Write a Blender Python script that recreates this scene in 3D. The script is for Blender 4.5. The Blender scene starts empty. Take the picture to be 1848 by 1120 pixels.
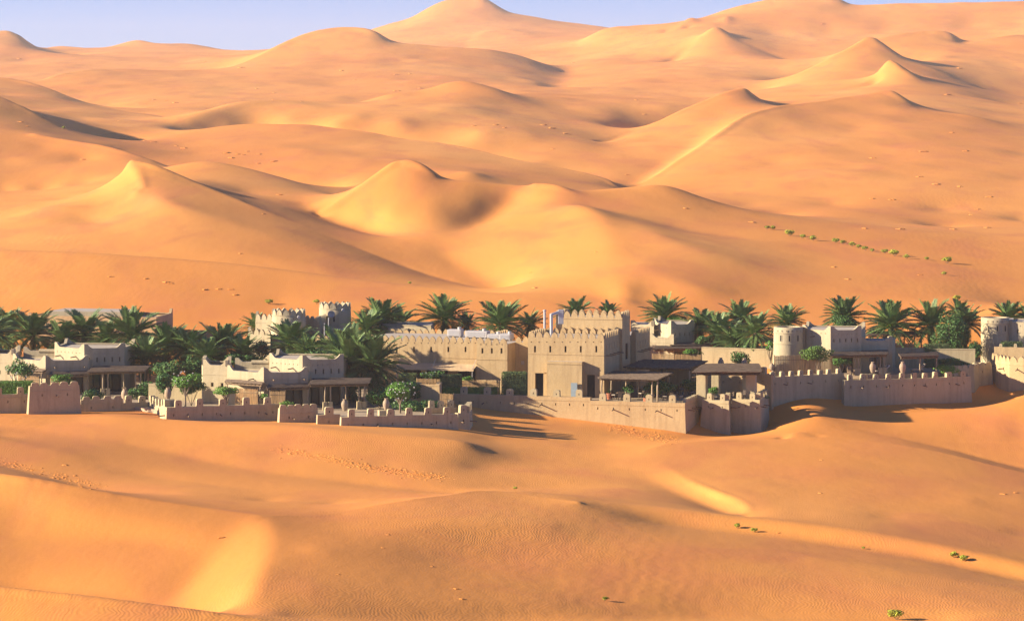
import bpy, bmesh, math, random
import numpy as np
from mathutils import Vector, Matrix

# ------------------------------------------------------------------ camera, light
SC = bpy.context.scene
COL = SC.collection
F = 5600.0          # focal length in photo pixels (photo is 1848 wide)
HZ = 200.0          # photo row of the true horizon
HC = 29.4           # eye height above the main terrace

cam_d = bpy.data.cameras.new('camera')
cam = bpy.data.objects.new('camera', cam_d); COL.objects.link(cam)
cam.location = (0, 0, HC); cam.rotation_euler = (math.radians(90), 0, 0)
cam_d.sensor_width = 36.0
cam_d.lens = F / 1848.0 * 36.0
cam_d.shift_y = -(560.0 - HZ) / 1848.0
cam_d.clip_start = 1.0; cam_d.clip_end = 30000.0
SC.camera = cam

SUN_EL = math.radians(18.5)
SDX, SDY = -0.985, -0.11        # horizontal direction towards the sun
_n = math.hypot(SDX, SDY); SDX /= _n; SDY /= _n
w = bpy.data.worlds.new('World'); SC.world = w; w.use_nodes = True
nt = w.node_tree
bg = nt.nodes['Background']
sky = nt.nodes.new('ShaderNodeTexSky'); sky.sky_type = 'NISHITA'; sky.sun_disc = False
sky.sun_elevation = SUN_EL
sky.sun_rotation = math.atan2(SDX, SDY)
sky.altitude = 4500; sky.air_density = 1.0; sky.dust_density = 0.5; sky.ozone_density = 6.0
tint = nt.nodes.new('ShaderNodeMix'); tint.data_type = 'RGBA'; tint.blend_type = 'MULTIPLY'; tint.inputs[0].default_value = 1.0
tint.inputs[7].default_value = (0.84, 0.95, 1.2, 1)
nt.links.new(sky.outputs[0], tint.inputs[6]); nt.links.new(tint.outputs[2], bg.inputs[0]); bg.inputs[1].default_value = 0.054
sd = bpy.data.lights.new('sun', 'SUN'); sd.energy = 5.0; sd.angle = math.radians(0.55)
sd.color = (1.0, 0.84, 0.62)
sun = bpy.data.objects.new('sun', sd); COL.objects.link(sun)
sv = Vector((SDX * math.cos(SUN_EL), SDY * math.cos(SUN_EL), math.sin(SUN_EL)))
sun.rotation_euler = sv.to_track_quat('Z', 'Y').to_euler()
sun.location = (-200, 100, 200)
SC.view_settings.view_transform = 'Standard'; SC.view_settings.look = 'None'
SC.view_settings.gamma = 1.0; SC.view_settings.use_curve_mapping = False
SC.view_settings.exposure = 1.36
SC.cycles.max_bounces = 6; SC.cycles.diffuse_bounces = 3; SC.cycles.volume_bounces = 1
SC.cycles.transparent_max_bounces = 8

# a point of the place from a measured bearing, elevation and an estimated distance
def X(px, Y): return (px - 924.0) * Y / F
def Z(py, Y): return HC - (py - HZ) * Y / F
def P(px, py, Y): return Vector((X(px, Y), Y, Z(py, Y)))
rnd = random.Random(7)

# ------------------------------------------------------------------ node helpers
MATS = {}
def new_mat(name):
    m = bpy.data.materials.new(name); m.use_nodes = True
    n = m.node_tree.nodes; l = m.node_tree.links
    b = n['Principled BSDF']; MATS[name] = m
    return m, n, l, b
def noise(n, l, vec, scale, detail=4, rough=0.55, dist=0.0):
    t = n.new('ShaderNodeTexNoise'); t.inputs['Scale'].default_value = scale
    t.inputs['Detail'].default_value = detail; t.inputs['Roughness'].default_value = rough
    t.inputs['Distortion'].default_value = dist
    if vec is not None: l.new(vec, t.inputs['Vector'])
    return t.outputs['Fac']
def ramp(n, l, fac, stops):
    r = n.new('ShaderNodeValToRGB'); cr = r.color_ramp
    while len(cr.elements) > len(stops): cr.elements.remove(cr.elements[-1])
    while len(cr.elements) < len(stops): cr.elements.new(0.5)
    for e, (p, c) in zip(cr.elements, stops):
        e.position = p; e.color = tuple(c) + (1,) if len(c) == 3 else c
    l.new(fac, r.inputs[0]); return r.outputs[0]
def mixc(n, l, fac, a, b, mode='MIX'):
    m = n.new('ShaderNodeMix'); m.data_type = 'RGBA'; m.blend_type = mode
    for i, v in ((0, fac), (6, a), (7, b)):
        if hasattr(v, 'links'): l.new(v, m.inputs[i])
        elif isinstance(v, (int, float)): m.inputs[i].default_value = v
        else: m.inputs[i].default_value = tuple(v) + (1,)
    return m.outputs[2]
def mth(n, l, op, a, b=0.0, clamp=False):
    m = n.new('ShaderNodeMath'); m.operation = op; m.use_clamp = clamp
    for i, v in ((0, a), (1, b)):
        if hasattr(v, 'links'): l.new(v, m.inputs[i])
        else: m.inputs[i].default_value = v
    return m.outputs[0]
def mapping(n, l, vec, scale=(1, 1, 1), rot=(0, 0, 0)):
    m = n.new('ShaderNodeMapping'); m.inputs['Scale'].default_value = scale; m.inputs['Rotation'].default_value = rot
    l.new(vec, m.inputs['Vector']); return m.outputs[0]
def bump(n, l, b, h, strength, dist):
    t = n.new('ShaderNodeBump'); t.inputs['Strength'].default_value = strength; t.inputs['Distance'].default_value = dist
    l.new(h, t.inputs['Height']); l.new(t.outputs[0], b.inputs['Normal']); return t

# ------------------------------------------------------------------ terrain
U0, U1, NU = -0.25, 0.25, 640
NV = 1700
_k = np.array([95, 140, 200, 300, 420, 700, 1200, 2200, 5200.0])      # row density: finer in the middle distance
_kn = np.array([0, 90, 260, 520, 760, 1050, 1330, 1560, 1700.0]) * (NV - 1) / 1700.0
_lin = np.arange(NV)
VL = np.interp(_lin, _kn, np.log(_k))
VL = np.convolve(np.pad(VL, 30, mode='reflect', reflect_type='odd'), np.ones(61) / 61, 'valid')
UL = np.linspace(U0, U1, NU)

CUR = []          # (points [(px,py,Y)], kind) kind: 's' sharp crest, 'r' round line, 'p' single points
def C(kind, *pts): CUR.append((kind, pts))
def CZ(kind, *pts): CUR.append((kind, [(px, HZ + (HC - z) * F / Y, Y) for px, Y, z in pts]))
# --- borders
CZ('r', (-540, 97, 10), (924, 97, 10), (2390, 97, 10))
C('r', (-540, 1210, 140), (0, 1180, 134), (500, 1190, 132), (924, 1180, 140), (1400, 1185, 142), (2390, 1200, 144))
CZ('r', (-540, 5000, 60), (924, 5000, 60), (2390, 5000, 60))
CZ('r', (-540, 4000, 66), (924, 4000, 70), (2390, 4000, 66))
# --- foreground
C('s', (-540, 1010, 156), (-250, 1035, 150), (0, 1063, 146), (200, 1085, 143), (480, 1121, 140), (700, 1150, 138))
C('r', (-300, 1000, 176), (0, 1052, 172.5), (150, 1068, 168.5), (300, 1098, 161.5), (390, 1112, 156.5))
C('r', (-200, 950, 186), (0, 958, 188), (150, 962, 187.2), (280, 975, 184.2), (360, 990, 180.5))
C('s', (-540, 800, 215), (-200, 835, 206), (0, 858, 200), (120, 876, 198), (250, 899, 196), (380, 918, 194), (470, 930, 192))
C('r', (-200, 890, 194), (0, 905, 195), (150, 925, 191.5), (300, 940, 188.8), (400, 945, 188))
C('r', (470, 930, 192), (486, 952, 185), (484, 985, 176.5), (470, 1030, 165.5), (448, 1075, 156), (420, 1112, 149))
C('r', (430, 948, 187.5), (395, 985, 181), (355, 1035, 172.5), (310, 1080, 165), (288, 1100, 160))
C('r', (565, 990, 175), (690, 1000, 176), (800, 1003, 179), (900, 1008, 180.5), (1000, 1000, 184), (1150, 990, 189), (1350, 1000, 190.5), (1550, 1020, 189), (1750, 1050, 184), (2100, 1100, 178))
C('r', (550, 1060, 159.3), (680, 1070, 160), (850, 1085, 161), (1010, 1085, 165), (1100, 1075, 169.5), (1200, 1055, 175), (1400, 1042, 180.5), (1600, 1060, 178.5), (1848, 1100, 171), (2200, 1130, 168))
C('r', (520, 1110, 149.5), (850, 1115, 156.5), (1060, 1112, 161), (1300, 1112, 166.5), (1700, 1122, 166))
C('r', (560, 955, 186), (610, 962, 185), (720, 955, 188.5), (850, 945, 194), (1000, 950, 196))
C('s', (470, 930, 192), (590, 930, 197), (650, 917, 203), (740, 903, 208), (800, 896, 212), (850, 889, 216), (905, 889, 218), (950, 896, 216), (1050, 908, 212))
C('r', (924, 884, 221), (1050, 900, 218), (1180, 917, 216), (1340, 935, 213), (1460, 949, 210), (1574, 965, 207), (1848, 1018, 197), (2200, 1080, 188))
C('r', (1100, 925, 210), (1204, 945, 211), (1300, 956, 210), (1424, 970, 207.5), (1560, 990, 204), (1674, 1006, 202), (1848, 1042, 196.5), (2200, 1105, 187))
C('r', (-540, 740, 300), (-200, 760, 275), (100, 815, 255), (200, 842, 248), (280, 859, 243), (400, 876, 236), (525, 888, 230), (700, 894, 226), (810, 893, 223))
C('r', (-100, 760, 290), (150, 788, 274), (250, 806, 268), (350, 826, 261), (450, 846, 253), (560, 861, 247.5), (650, 871, 244), (760, 882, 239), (830, 887, 236))
C('r', (-540, 760, 260), (-100, 812, 250), (0, 838, 244), (90, 860, 237), (180, 882, 230), (300, 890, 224))
C('p', (330, 886, 226), (480, 906, 221), (600, 912, 218), (700, 902, 219), (800, 892, 220))
C('r', (-540, 748, 300), (-250, 750, 297), (0, 752, 293.5), (150, 757, 290), (195, 751, 290.5), (300, 757, 287), (400, 763, 283), (500, 766, 280), (570, 772, 277), (700, 785, 273), (850, 799, 270))
C('p', (300, 790, 275), (500, 820, 263), (700, 840, 256), (850, 850, 255), (0, 790, 272), (150, 770, 282))
C('r', (870, 765, 300), (1000, 773, 301.5), (1130, 790, 299.5))
C('r', (880, 795, 287), (1000, 798, 290.5), (1100, 804, 291))
C('r', (860, 842, 260), (950, 842, 262.5), (1040, 842, 265), (1100, 838, 269))
C('r', (850, 875, 243), (980, 877, 246), (1100, 875, 249))
C('r', (860, 742, 309), (1000, 761, 306.5), (1150, 781, 304), (1238, 793, 302.5), (1300, 786, 308), (1385, 782, 314))
C('s', (1165, 812, 281), (1205, 800, 287), (1280, 795, 290), (1350, 794, 293), (1420, 791, 295), (1500, 790, 296), (1600, 800, 292), (1700, 816, 287), (1848, 853, 276), (2200, 930, 258))
C('s', (1165, 812, 281), (1200, 838, 267.5), (1244, 866, 253.5), (1290, 887, 244), (1325, 899, 239), (1348, 912, 233), (1350, 925, 227.5), (1340, 936, 222))
C('r', (1120, 832, 271), (1180, 866, 256), (1240, 893, 246), (1290, 913, 238.5), (1325, 930, 228.5))
C('p', (1500, 850, 263), (1450, 900, 240), (1600, 900, 242), (1750, 900, 244), (1848, 900, 248), (1848, 965, 224), (1600, 935, 228), (1450, 930, 226), (2100, 960, 240))
C('s', (1410, 796, 296), (1435, 781, 299), (1480, 790, 297))
C('s', (1385, 758, 315), (1425, 751, 314), (1455, 738, 313.5), (1500, 757, 309), (1560, 776, 304), (1620, 790, 300), (1720, 812, 295), (1848, 845, 287), (2100, 900, 276))
C('r', (1500, 738, 320), (1620, 742, 319), (1700, 738, 319), (1790, 732, 318), (1848, 722, 318), (2200, 700, 320))
C('p', (1600, 765, 311), (1750, 780, 306), (1848, 790, 304), (1848, 755, 312))
# --- yard of the resort (under the buildings)
for Yy in (306, 318, 330, 345):
    CZ('p', *[(px, Yy, 0.2) for px in range(-260, 830, 40)])
for Yy in (318, 328, 340):
    CZ('p', *[(px, Yy, -0.22) for px in range(860, 1290, 35)])
for Yy in (331, 338, 350):
    CZ('p', *[(px, Yy, 1.4) for px in range(1410, 1690, 40)])
for Yy in (340, 350):
    CZ('p', *[(px, Yy, 1.4) for px in range(1690, 2100, 40)])
CZ('r', (1520, 321, -1.9), (1600, 320.5, -2.2), (1700, 322.5, -2.0), (1760, 326, -1.8), (1800, 329, -1.6), (1850, 326, -0.6), (2100, 326, 0.0))
CZ('p', *[(px, 298, -0.6) for px in range(300, 820, 40)])
CZ('p', *[(px, 303, -0.2) for px in range(-260, 300, 40)])
# --- behind the resort
C('r', (-540, 605, 380), (0, 603, 372), (300, 597, 370), (600, 585, 372), (900, 575, 375), (1200, 590, 370), (1500, 610, 362), (1700, 605, 358), (2300, 590, 358))
C('r', (-540, 440, 440), (-200, 446, 434), (0, 450, 430), (200, 458, 425), (400, 474, 420), (600, 499, 412), (760, 517, 406), (900, 529, 401), (1000, 534, 398), (1100, 543, 395), (1200, 549, 392), (1400, 562, 388), (1560, 570, 384))
C('p', (200, 530, 395), (0, 530, 398), (500, 550, 390), (740, 545, 392), (800, 560, 384), (1000, 560, 382), (700, 570, 378))
C('r', (-200, 455, 446), (0, 461, 443), (200, 468, 440), (400, 484, 433), (600, 507, 424.5), (800, 528, 415), (900, 536, 409))
C('s', (232, 303, 560), (280, 310, 552), (330, 325, 545), (390, 347, 533), (450, 370, 520), (520, 399, 506), (600, 430, 490), (680, 461, 474), (760, 490, 460), (830, 510, 449), (900, 526, 440))
C('r', (250, 345, 530), (300, 366, 507), (430, 408, 484), (560, 450, 462), (700, 490, 446), (800, 515, 436))
C('r', (100, 425, 472), (200, 432, 464), (330, 440, 457), (450, 458, 448), (600, 486, 437))
C('s', (-300, 430, 500), (0, 390, 520), (60, 379, 522), (115, 372, 521), (180, 369, 521), (225, 360, 523), (248, 347, 527), (256, 335, 534), (248, 319, 546), (232, 303, 560))
C('p', (0, 348, 640), (80, 345, 640), (150, 335, 640), (-150, 350, 640), (190, 330, 620), (200, 345, 580), (120, 358, 570))
C('p', (150, 392, 507), (175, 402, 500), (80, 400, 498), (0, 425, 480), (230, 380, 508), (260, 370, 515))
C('s', (-540, 20, 1000), (-200, 105, 900), (0, 180, 850), (60, 205, 830), (110, 227, 810), (200, 256, 780), (260, 284, 750), (300, 298, 730), (400, 323, 700), (500, 343, 685), (600, 352, 680))
C('p', (0, 235, 745), (80, 262, 725), (0, 290, 690), (150, 292, 700), (-200, 220, 780), (60, 315, 660))
C('s', (60, 240, 745), (140, 257, 728), (200, 270, 712), (250, 284, 700), (310, 304, 685))
C('r', (310, 306, 640), (370, 300, 645), (430, 308, 640), (500, 322, 630), (560, 338, 618), (625, 352, 605), (660, 358, 600))
C('p', (450, 348, 580), (350, 322, 590), (560, 372, 560))
C('s', (150, 262, 880), (290, 243, 900), (450, 232, 920), (600, 236, 900), (760, 256, 860), (850, 270, 830), (924, 285, 800), (1020, 300, 775), (1100, 318, 752), (1130, 338, 728))
C('p', (350, 275, 790), (450, 300, 740), (550, 320, 705), (620, 337, 682), (650, 300, 730), (750, 300, 720), (550, 270, 790), (850, 310, 690), (680, 338, 660), (330, 262, 830))
C('s', (572, 379, 546), (605, 364, 550), (640, 346, 556), (675, 326, 562), (705, 310, 567), (722, 306, 568), (742, 305, 567), (765, 311, 564), (792, 324, 560))
C('r', (822, 329, 557), (840, 328, 558), (880, 329, 559), (925, 333, 557), (965, 334, 556))
CZ('p', (800, 640, 10), (700, 650, 11), (900, 640, 9), (1000, 640, 8), (1100, 650, 8), (1250, 640, 7), (1400, 620, 6.5), (1700, 600, 6))
C('r', (572, 381, 546), (620, 396, 537), (680, 414, 524), (730, 426, 504), (770, 434, 496), (800, 455, 484), (850, 490, 463), (890, 515, 448), (920, 529, 440))
C('r', (770, 434, 496), (815, 420, 506), (860, 397, 526), (900, 374, 540), (935, 352, 552))
C('p', (700, 375, 530), (780, 370, 533), (850, 360, 540), (640, 375, 538))
C('s', (965, 334, 556), (985, 335, 554), (1010, 338, 551), (1040, 347, 546))
C('r', (1040, 347, 546), (1100, 342, 556), (1150, 340, 560), (1200, 338, 562), (1250, 354, 556), (1320, 374, 548), (1400, 391, 540), (1500, 405, 534), (1600, 415, 530), (1720, 425, 525), (1848, 433, 520), (2300, 440, 520))
C('r', (1040, 368, 530), (1090, 376, 524), (1150, 388, 517), (1250, 411, 503), (1400, 434, 488), (1560, 457, 472), (1700, 483, 452), (1790, 520, 428), (1848, 553, 408), (2200, 560, 420))
C('r', (1040, 364, 524), (1075, 385, 504), (1092, 410, 482), (1105, 450, 448), (1118, 500, 412), (1130, 532, 391))
C('r', (1150, 400, 496), (1200, 430, 462), (1300, 460, 442), (1450, 480, 444), (1600, 500, 434), (1700, 520, 420))
C('r', (1160, 480, 423), (1250, 515, 402), (1400, 530, 405), (1600, 540, 402))
C('r', (1600, 610, 356), (1700, 600, 358), (1770, 573, 364), (1848, 546, 371), (2000, 530, 378), (2300, 530, 380))
# --- middle distance, right
C('s', (1128, 338, 745), (1170, 315, 790), (1220, 290, 830), (1265, 265, 866), (1300, 240, 900), (1340, 215, 940), (1380, 201, 965), (1420, 190, 990), (1480, 180, 1010), (1540, 173, 1030), (1605, 166, 1040), (1630, 176, 1028), (1660, 191, 1012), (1750, 205, 990), (1848, 226, 975), (2300, 290, 920))
C('r', (1140, 332, 800), (1190, 300, 860), (1240, 268, 915), (1270, 248, 955))
C('p', (1400, 230, 920), (1400, 300, 800), (1320, 280, 830), (1550, 230, 930), (1600, 300, 790), (1700, 260, 860), (1848, 330, 745), (1500, 370, 672), (1250, 340, 720), (1700, 380, 660), (1848, 400, 640), (1350, 370, 665), (2200, 400, 660), (1850, 280, 850))
C('p', (1150, 345, 690), (1250, 362, 640), (1400, 385, 610))
C('s', (1083, 250, 990), (1130, 234, 1025), (1180, 215, 1060), (1225, 199, 1085), (1270, 185, 1105), (1310, 174, 1118), (1345, 168, 1125))
C('s', (1345, 168, 1125), (1365, 177, 1120), (1392, 185, 1118), (1440, 184, 1118), (1490, 180, 1110))
C('p', (1180, 245, 985), (1270, 240, 985), (1100, 258, 960), (1300, 205, 1060))
C('r', (880, 165, 1230), (1000, 169, 1350), (1100, 170, 1380), (1230, 172, 1380), (1330, 176, 1300))
C('p', (920, 200, 1100), (1000, 215, 1060), (1050, 250, 960), (950, 240, 960), (1100, 200, 1140), (1200, 190, 1200), (950, 270, 860), (870, 230, 960))
C('s', (1355, 166, 1450), (1395, 147, 1475), (1440, 130, 1500), (1520, 100, 1540), (1555, 87, 1556), (1575, 83, 1560), (1605, 94, 1545), (1635, 107, 1525), (1690, 122, 1500), (1750, 142, 1480), (1848, 174, 1450), (2300, 230, 1400))
C('s', (1525, 160, 1290), (1560, 155, 1305), (1582, 150, 1318), (1588, 138, 1330), (1605, 122, 1342), (1640, 138, 1320), (1672, 152, 1300), (1750, 168, 1280), (1850, 195, 1250))
C('p', (1450, 160, 1330), (1520, 135, 1420), (1650, 165, 1250), (1750, 190, 1150), (1848, 210, 1100), (1560, 140, 1400), (1700, 140, 1400))
C('s', (1480, 108, 1760), (1590, 76, 1800), (1650, 65, 1820), (1700, 63, 1820), (1720, 67, 1812), (1735, 78, 1790), (1790, 72, 1815), (1848, 66, 1840), (2300, 60, 1850))
C('p', (1700, 95, 1650), (1800, 110, 1620), (1848, 130, 1560), (1480, 120, 1650))
# --- massif
C('s', (1040, 70, 2290), (1060, 62, 2300), (1095, 50, 2320), (1130, 46, 2330), (1180, 42, 2340), (1240, 36, 2350), (1280, 29, 2360), (1330, 20, 2380), (1400, 10, 2400), (1470, 4, 2400), (1510, 7, 2380), (1540, 15, 2360), (1620, 12, 2360), (1720, 11, 2350), (1848, 8, 2350), (2300, -20, 2400))
C('r', (1040, 70, 2290), (1035, 95, 2080), (1022, 125, 1850), (1005, 160, 1560))
C('p', (950, 100, 1900), (960, 140, 1600), (920, 160, 1400), (880, 130, 1640))
C('p', (1100, 80, 2150), (1130, 110, 1900), (1150, 98, 2010), (1185, 103, 1950), (1100, 150, 1540), (1200, 150, 1530), (1250, 120, 1720), (1350, 140, 1560), (1270, 160, 1450))
C('s', (1205, 108, 1950), (1235, 88, 2000), (1260, 70, 2030), (1290, 53, 2050), (1310, 61, 2038), (1335, 72, 2015), (1400, 92, 1960), (1480, 110, 1900))
C('p', (1500, 60, 2180), (1600, 50, 2200), (1750, 45, 2200), (1400, 60, 2180), (1330, 45, 2200), (1240, 50, 2230), (1300, 85, 1960), (1380, 110, 1800), (1848, 40, 2180))
C('s', (1200, 55, 2215), (1235, 42, 2240), (1250, 38, 2255), (1245, 30, 2290))
C('s', (1300, 42, 2210), (1312, 38, 2230), (1310, 28, 2270))
# --- far skyline
C('s', (660, 64, 3250), (690, 56, 3280), (740, 46, 3300), (770, 33, 3300), (800, 23, 3300), (850, 17, 3300), (880, 21, 3280), (915, 35, 3240), (960, 40, 3240), (1000, 46, 3240), (1040, 49, 3230), (1095, 54, 3200), (1200, 66, 3200))
C('p', (700, 60, 3000), (760, 45, 3100), (790, 70, 2700), (740, 75, 2600), (870, 80, 2500), (960, 80, 2450), (1020, 58, 2850), (940, 55, 2900), (1060, 55, 2800))
C('s', (830, 78, 2600), (850, 62, 2780), (870, 52, 2880), (910, 48, 2920), (960, 52, 2860))
C('s', (-540, 92, 2800), (70, 88, 2800), (110, 84, 2800), (180, 88, 2780), (215, 82, 2790), (250, 77, 2800), (290, 83, 2790), (345, 82, 2800), (440, 93, 2780), (560, 95, 2800))
C('s', (-300, 120, 2400), (-130, 88, 2400), (-60, 70, 2400), (0, 64, 2400), (30, 67, 2390), (50, 77, 2370), (72, 88, 2350))
C('s', (-540, 135, 1500), (60, 143, 1500), (120, 134, 1550), (200, 130, 1600), (330, 129, 1650), (400, 120, 1750), (450, 104, 1810), (490, 90, 1850))
C('p', (200, 115, 2000), (50, 108, 2150), (330, 110, 2100), (120, 100, 2400), (400, 100, 2300), (-200, 115, 2000))
C('s', (490, 90, 1850), (525, 77, 1880), (560, 68, 1900), (620, 61, 1920), (655, 62, 1910), (680, 68, 1895), (706, 80, 1880))
C('r', (706, 80, 1880), (740, 79, 1900), (800, 86, 1880), (870, 92, 1880), (924, 97, 1880))
C('p', (600, 150, 1500), (750, 140, 1500), (500, 150, 1480), (680, 110, 1680), (550, 110, 1690), (820, 120, 1650), (450, 140, 1560), (350, 160, 1400), (250, 165, 1380), (620, 175, 1330))
C('r', (300, 222, 1000), (360, 211, 1020), (420, 196, 1060), (520, 188, 1110), (640, 187, 1150), (700, 173, 1180), (770, 165, 1200), (800, 156, 1208), (822, 150, 1212), (850, 151, 1206), (905, 165, 1180))
C('p', (420, 212, 1000), (520, 205, 1020), (600, 215, 990), (680, 200, 1050), (740, 190, 1090), (800, 200, 1050), (850, 190, 1090), (560, 195, 1060), (640, 208, 1010), (720, 215, 990))
C('s', (-540, 110, 1300), (-200, 128, 1260), (0, 143, 1250), (30, 146, 1245), (60, 151, 1230), (150, 178, 1180), (250, 200, 1120), (330, 214, 1070))
C('p', (-100, 200, 1000), (0, 165, 1140), (50, 190, 1020), (150, 215, 980), (250, 232, 940), (100, 170, 1150), (300, 225, 980))
# --- hollows hidden behind crests of the middle and far dunes
CZ('r', (-300, 1600, 38), (60, 1600, 41.5), (200, 1700, 44), (330, 1760, 45.5), (400, 1840, 49))
CZ('r', (-200, 1370, 40), (0, 1350, 37), (100, 1310, 33), (200, 1250, 28.5))
CZ('r', (440, 1140, 27.5), (520, 1190, 27.5), (640, 1235, 28), (770, 1290, 31), (880, 1260, 31))
CZ('r', (330, 980, 22), (450, 1000, 21), (600, 970, 20), (760, 925, 17.5), (924, 860, 14), (1050, 820, 12))
CZ('r', (1150, 1110, 20), (1230, 1150, 24), (1310, 1180, 29))
CZ('r', (720, 2050, 62), (850, 2050, 58), (940, 2000, 55))
CZ('r', (1600, 1920, 62), (1700, 1930, 64), (1800, 1930, 64))
CZ('r', (1420, 1620, 43), (1520, 1660, 48), (1600, 1650, 50))
def catmull(pts, n):
    pts = np.array(pts, float)
    if len(pts) < 2: return pts
    p = np.vstack([2 * pts[0] - pts[1], pts, 2 * pts[-1] - pts[-2]])
    out = []
    for i in range(1, len(p) - 2):
        p0, p1, p2, p3 = p[i - 1], p[i], p[i + 1], p[i + 2]
        t = np.linspace(0, 1, n, endpoint=False)[:, None]
        d1 = (p2 - p0) * 0.5; d2 = (p3 - p1) * 0.5
        # clamp tangents so that uneven spacing does not loop
        L = np.linalg.norm((p2 - p1)[:2]); 
        for d in (d1, d2):
            ld = np.linalg.norm(d[:2])
            if ld > 1.2 * L: d *= 1.2 * L / ld
        out.append((2 * t**3 - 3 * t**2 + 1) * p1 + (t**3 - 2 * t**2 + t) * d1 + (-2 * t**3 + 3 * t**2) * p2 + (t**3 - t**2) * d2)
    out.append(p[-2][None])
    return np.vstack(out)

def vnoise(x, y, seed):
    xi = np.floor(x).astype(np.int64); yi = np.floor(y).astype(np.int64)
    fx = x - xi; fy = y - yi
    def h(a, b):
        n = (a * 374761393 + b * 668265263 + seed * 974711) & 0x7fffffff
        n = ((n ^ (n >> 13)) * 1274126177) & 0x7fffffff
        return (n ^ (n >> 16)) / 0x7fffffff * 2 - 1
    sx = fx**3 * (fx * (6 * fx - 15) + 10); sy = fy**3 * (fy * (6 * fy - 15) + 10)
    return (h(xi, yi) * (1 - sx) + h(xi + 1, yi) * sx) * (1 - sy) + (h(xi, yi + 1) * (1 - sx) + h(xi + 1, yi + 1) * sx) * sy

def solve_terrain():
    pu, pv, pz, ps, ww = [], [], [], [], []
    for kind, pts in CUR:
        if kind == 'p':
            q = np.array(pts, float)
        else:
            q = catmull(pts, 60)
        u = (q[:, 0] - 924.0) / F; v = np.log(q[:, 2]); z = HC - (q[:, 1] - HZ) * q[:, 2] / F
        pu.append(u); pv.append(v); pz.append(z); ps.append(np.full(len(u), 1.0 if kind == 's' else 0.0))
    pu = np.concatenate(pu); pv = np.concatenate(pv); pz = np.concatenate(pz); ps = np.concatenate(ps)
    rows = np.interp(pv, VL, np.arange(NV)) / (NV - 1); cols = (pu - U0) / (U1 - U0)
    ok = (cols >= 0) & (cols <= 1); rows, cols, pz, ps = rows[ok], cols[ok], pz[ok], ps[ok]
    sizes = [(24, 40)]
    while sizes[-1][0] * 2 < NU: sizes.append((sizes[-1][0] * 2, sizes[-1][1] * 2))
    sizes = sizes[:-1] + [(NU // 2, NV // 2), (NU, NV)]
    h = None
    def resize(a, nu, nv):
        r0 = np.linspace(0, a.shape[0] - 1, nv); c0 = np.linspace(0, a.shape[1] - 1, nu)
        ri = np.minimum(r0.astype(int), a.shape[0] - 2); ci = np.minimum(c0.astype(int), a.shape[1] - 2)
        fr = (r0 - ri)[:, None]; fc = (c0 - ci)[None]
        A = a[ri]; B = a[ri + 1]
        R = A * (1 - fr) + B * fr
        return R[:, ci] * (1 - fc) + R[:, ci + 1] * fc
    for lev, (nu, nv) in enumerate(sizes):
        r = np.rint(rows * (nv - 1)).astype(int); c = np.rint(cols * (nu - 1)).astype(int)
        idx = r * nu + c
        sw = np.bincount(idx, minlength=nu * nv); sz = np.bincount(idx, pz, minlength=nu * nv)
        fix = (sw > 0).reshape(nv, nu)
        val = np.where(sw > 0, sz / np.maximum(sw, 1), 0).reshape(nv, nu)
        if h is None: h = np.full((nv, nu), 10.0)
        else: h = resize(h, nu, nv)
        du = (U1 - U0) / nu; vv = np.interp(np.linspace(0, NV - 1, nv), np.arange(NV), VL)
        dv = np.gradient(vv)[:, None]
        wv = np.clip((du / dv)**2 * 9.0, 0.05, 6); W = 2 + 2 * wv
        its = 400 if lev < 3 else (160 if lev < len(sizes) - 1 else 50)
        for it in range(its):
            h[fix] = val[fix]
            hp = np.pad(h, 1, mode='edge')
            g = (hp[1:-1, :-2] + hp[1:-1, 2:] + wv * (hp[:-2, 1:-1] + hp[2:, 1:-1])) / W
            h = h + (g - h) * 0.98
        h[fix] = val[fix]
    # round everything off except close to sharp crests
    rs = np.rint(rows * (NV - 1)).astype(int); cs = np.rint(cols * (NU - 1)).astype(int)
    sharp = np.zeros((NV, NU)); m = ps > 0; sharp[rs[m], cs[m]] = 1
    def blur(a, k, passes):
        for _ in range(passes):
            for ax in (0, 1):
                p = np.pad(a, [(k, k) if i == ax else (0, 0) for i in (0, 1)], mode='edge')
                cs_ = np.cumsum(p, axis=ax); cs_ = np.concatenate([np.zeros_like(np.take(cs_, [0], ax)), cs_], ax)
                n = 2 * k + 1
                if ax == 0: a = (cs_[n:] - cs_[:-n]) / n
                else: a = (cs_[:, n:] - cs_[:, :-n]) / n
        return a
    s3 = np.clip(blur(sharp, 2, 2) * 7, 0, 1)
    smooth1 = blur(h, 3, 3); smooth0 = blur(h, 1, 1)
    h = smooth1 * (1 - s3) + smooth0 * s3
    vm = np.exp(VL)[:, None]
    # deepen the hollows between the crests, keeping the crests where they are
    amp = 0.35 * np.clip((285 - vm) / 12, 0, 1) + 0.6 * np.clip((vm - 385) / 120, 0, 1) + 0.12 * np.clip((vm - 900) / 300, 0, 1)
    e = amp * (h - blur(h, 24, 2)); m = blur(sharp, 44, 3) + 4e-3
    h = h + e - blur(e * sharp, 44, 3) / m
    return h
H = solve_terrain()
YY = np.exp(VL)[:, None] * np.ones((1, NU)); XX = UL[None] * YY
# soft natural unevenness, in metres
def fade(a, lo, hi): return np.clip((a - lo) / (hi - lo), 0, 1)
yard = ((XX > -62) & (XX < 62) & (YY > 300) & (YY < 352)).astype(float)
far = fade(YY, 380, 900)
H += (1 - yard) * ((0.08 + 0.3 * far) * vnoise(XX / 16 + 3, YY / 30, 1) + 0.03 * vnoise(XX / 4.5 + 0.35 * YY / 9, YY / 9, 2) + 1.2 * far * vnoise(XX / 60 + YY / 300, YY / 150, 3))

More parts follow.
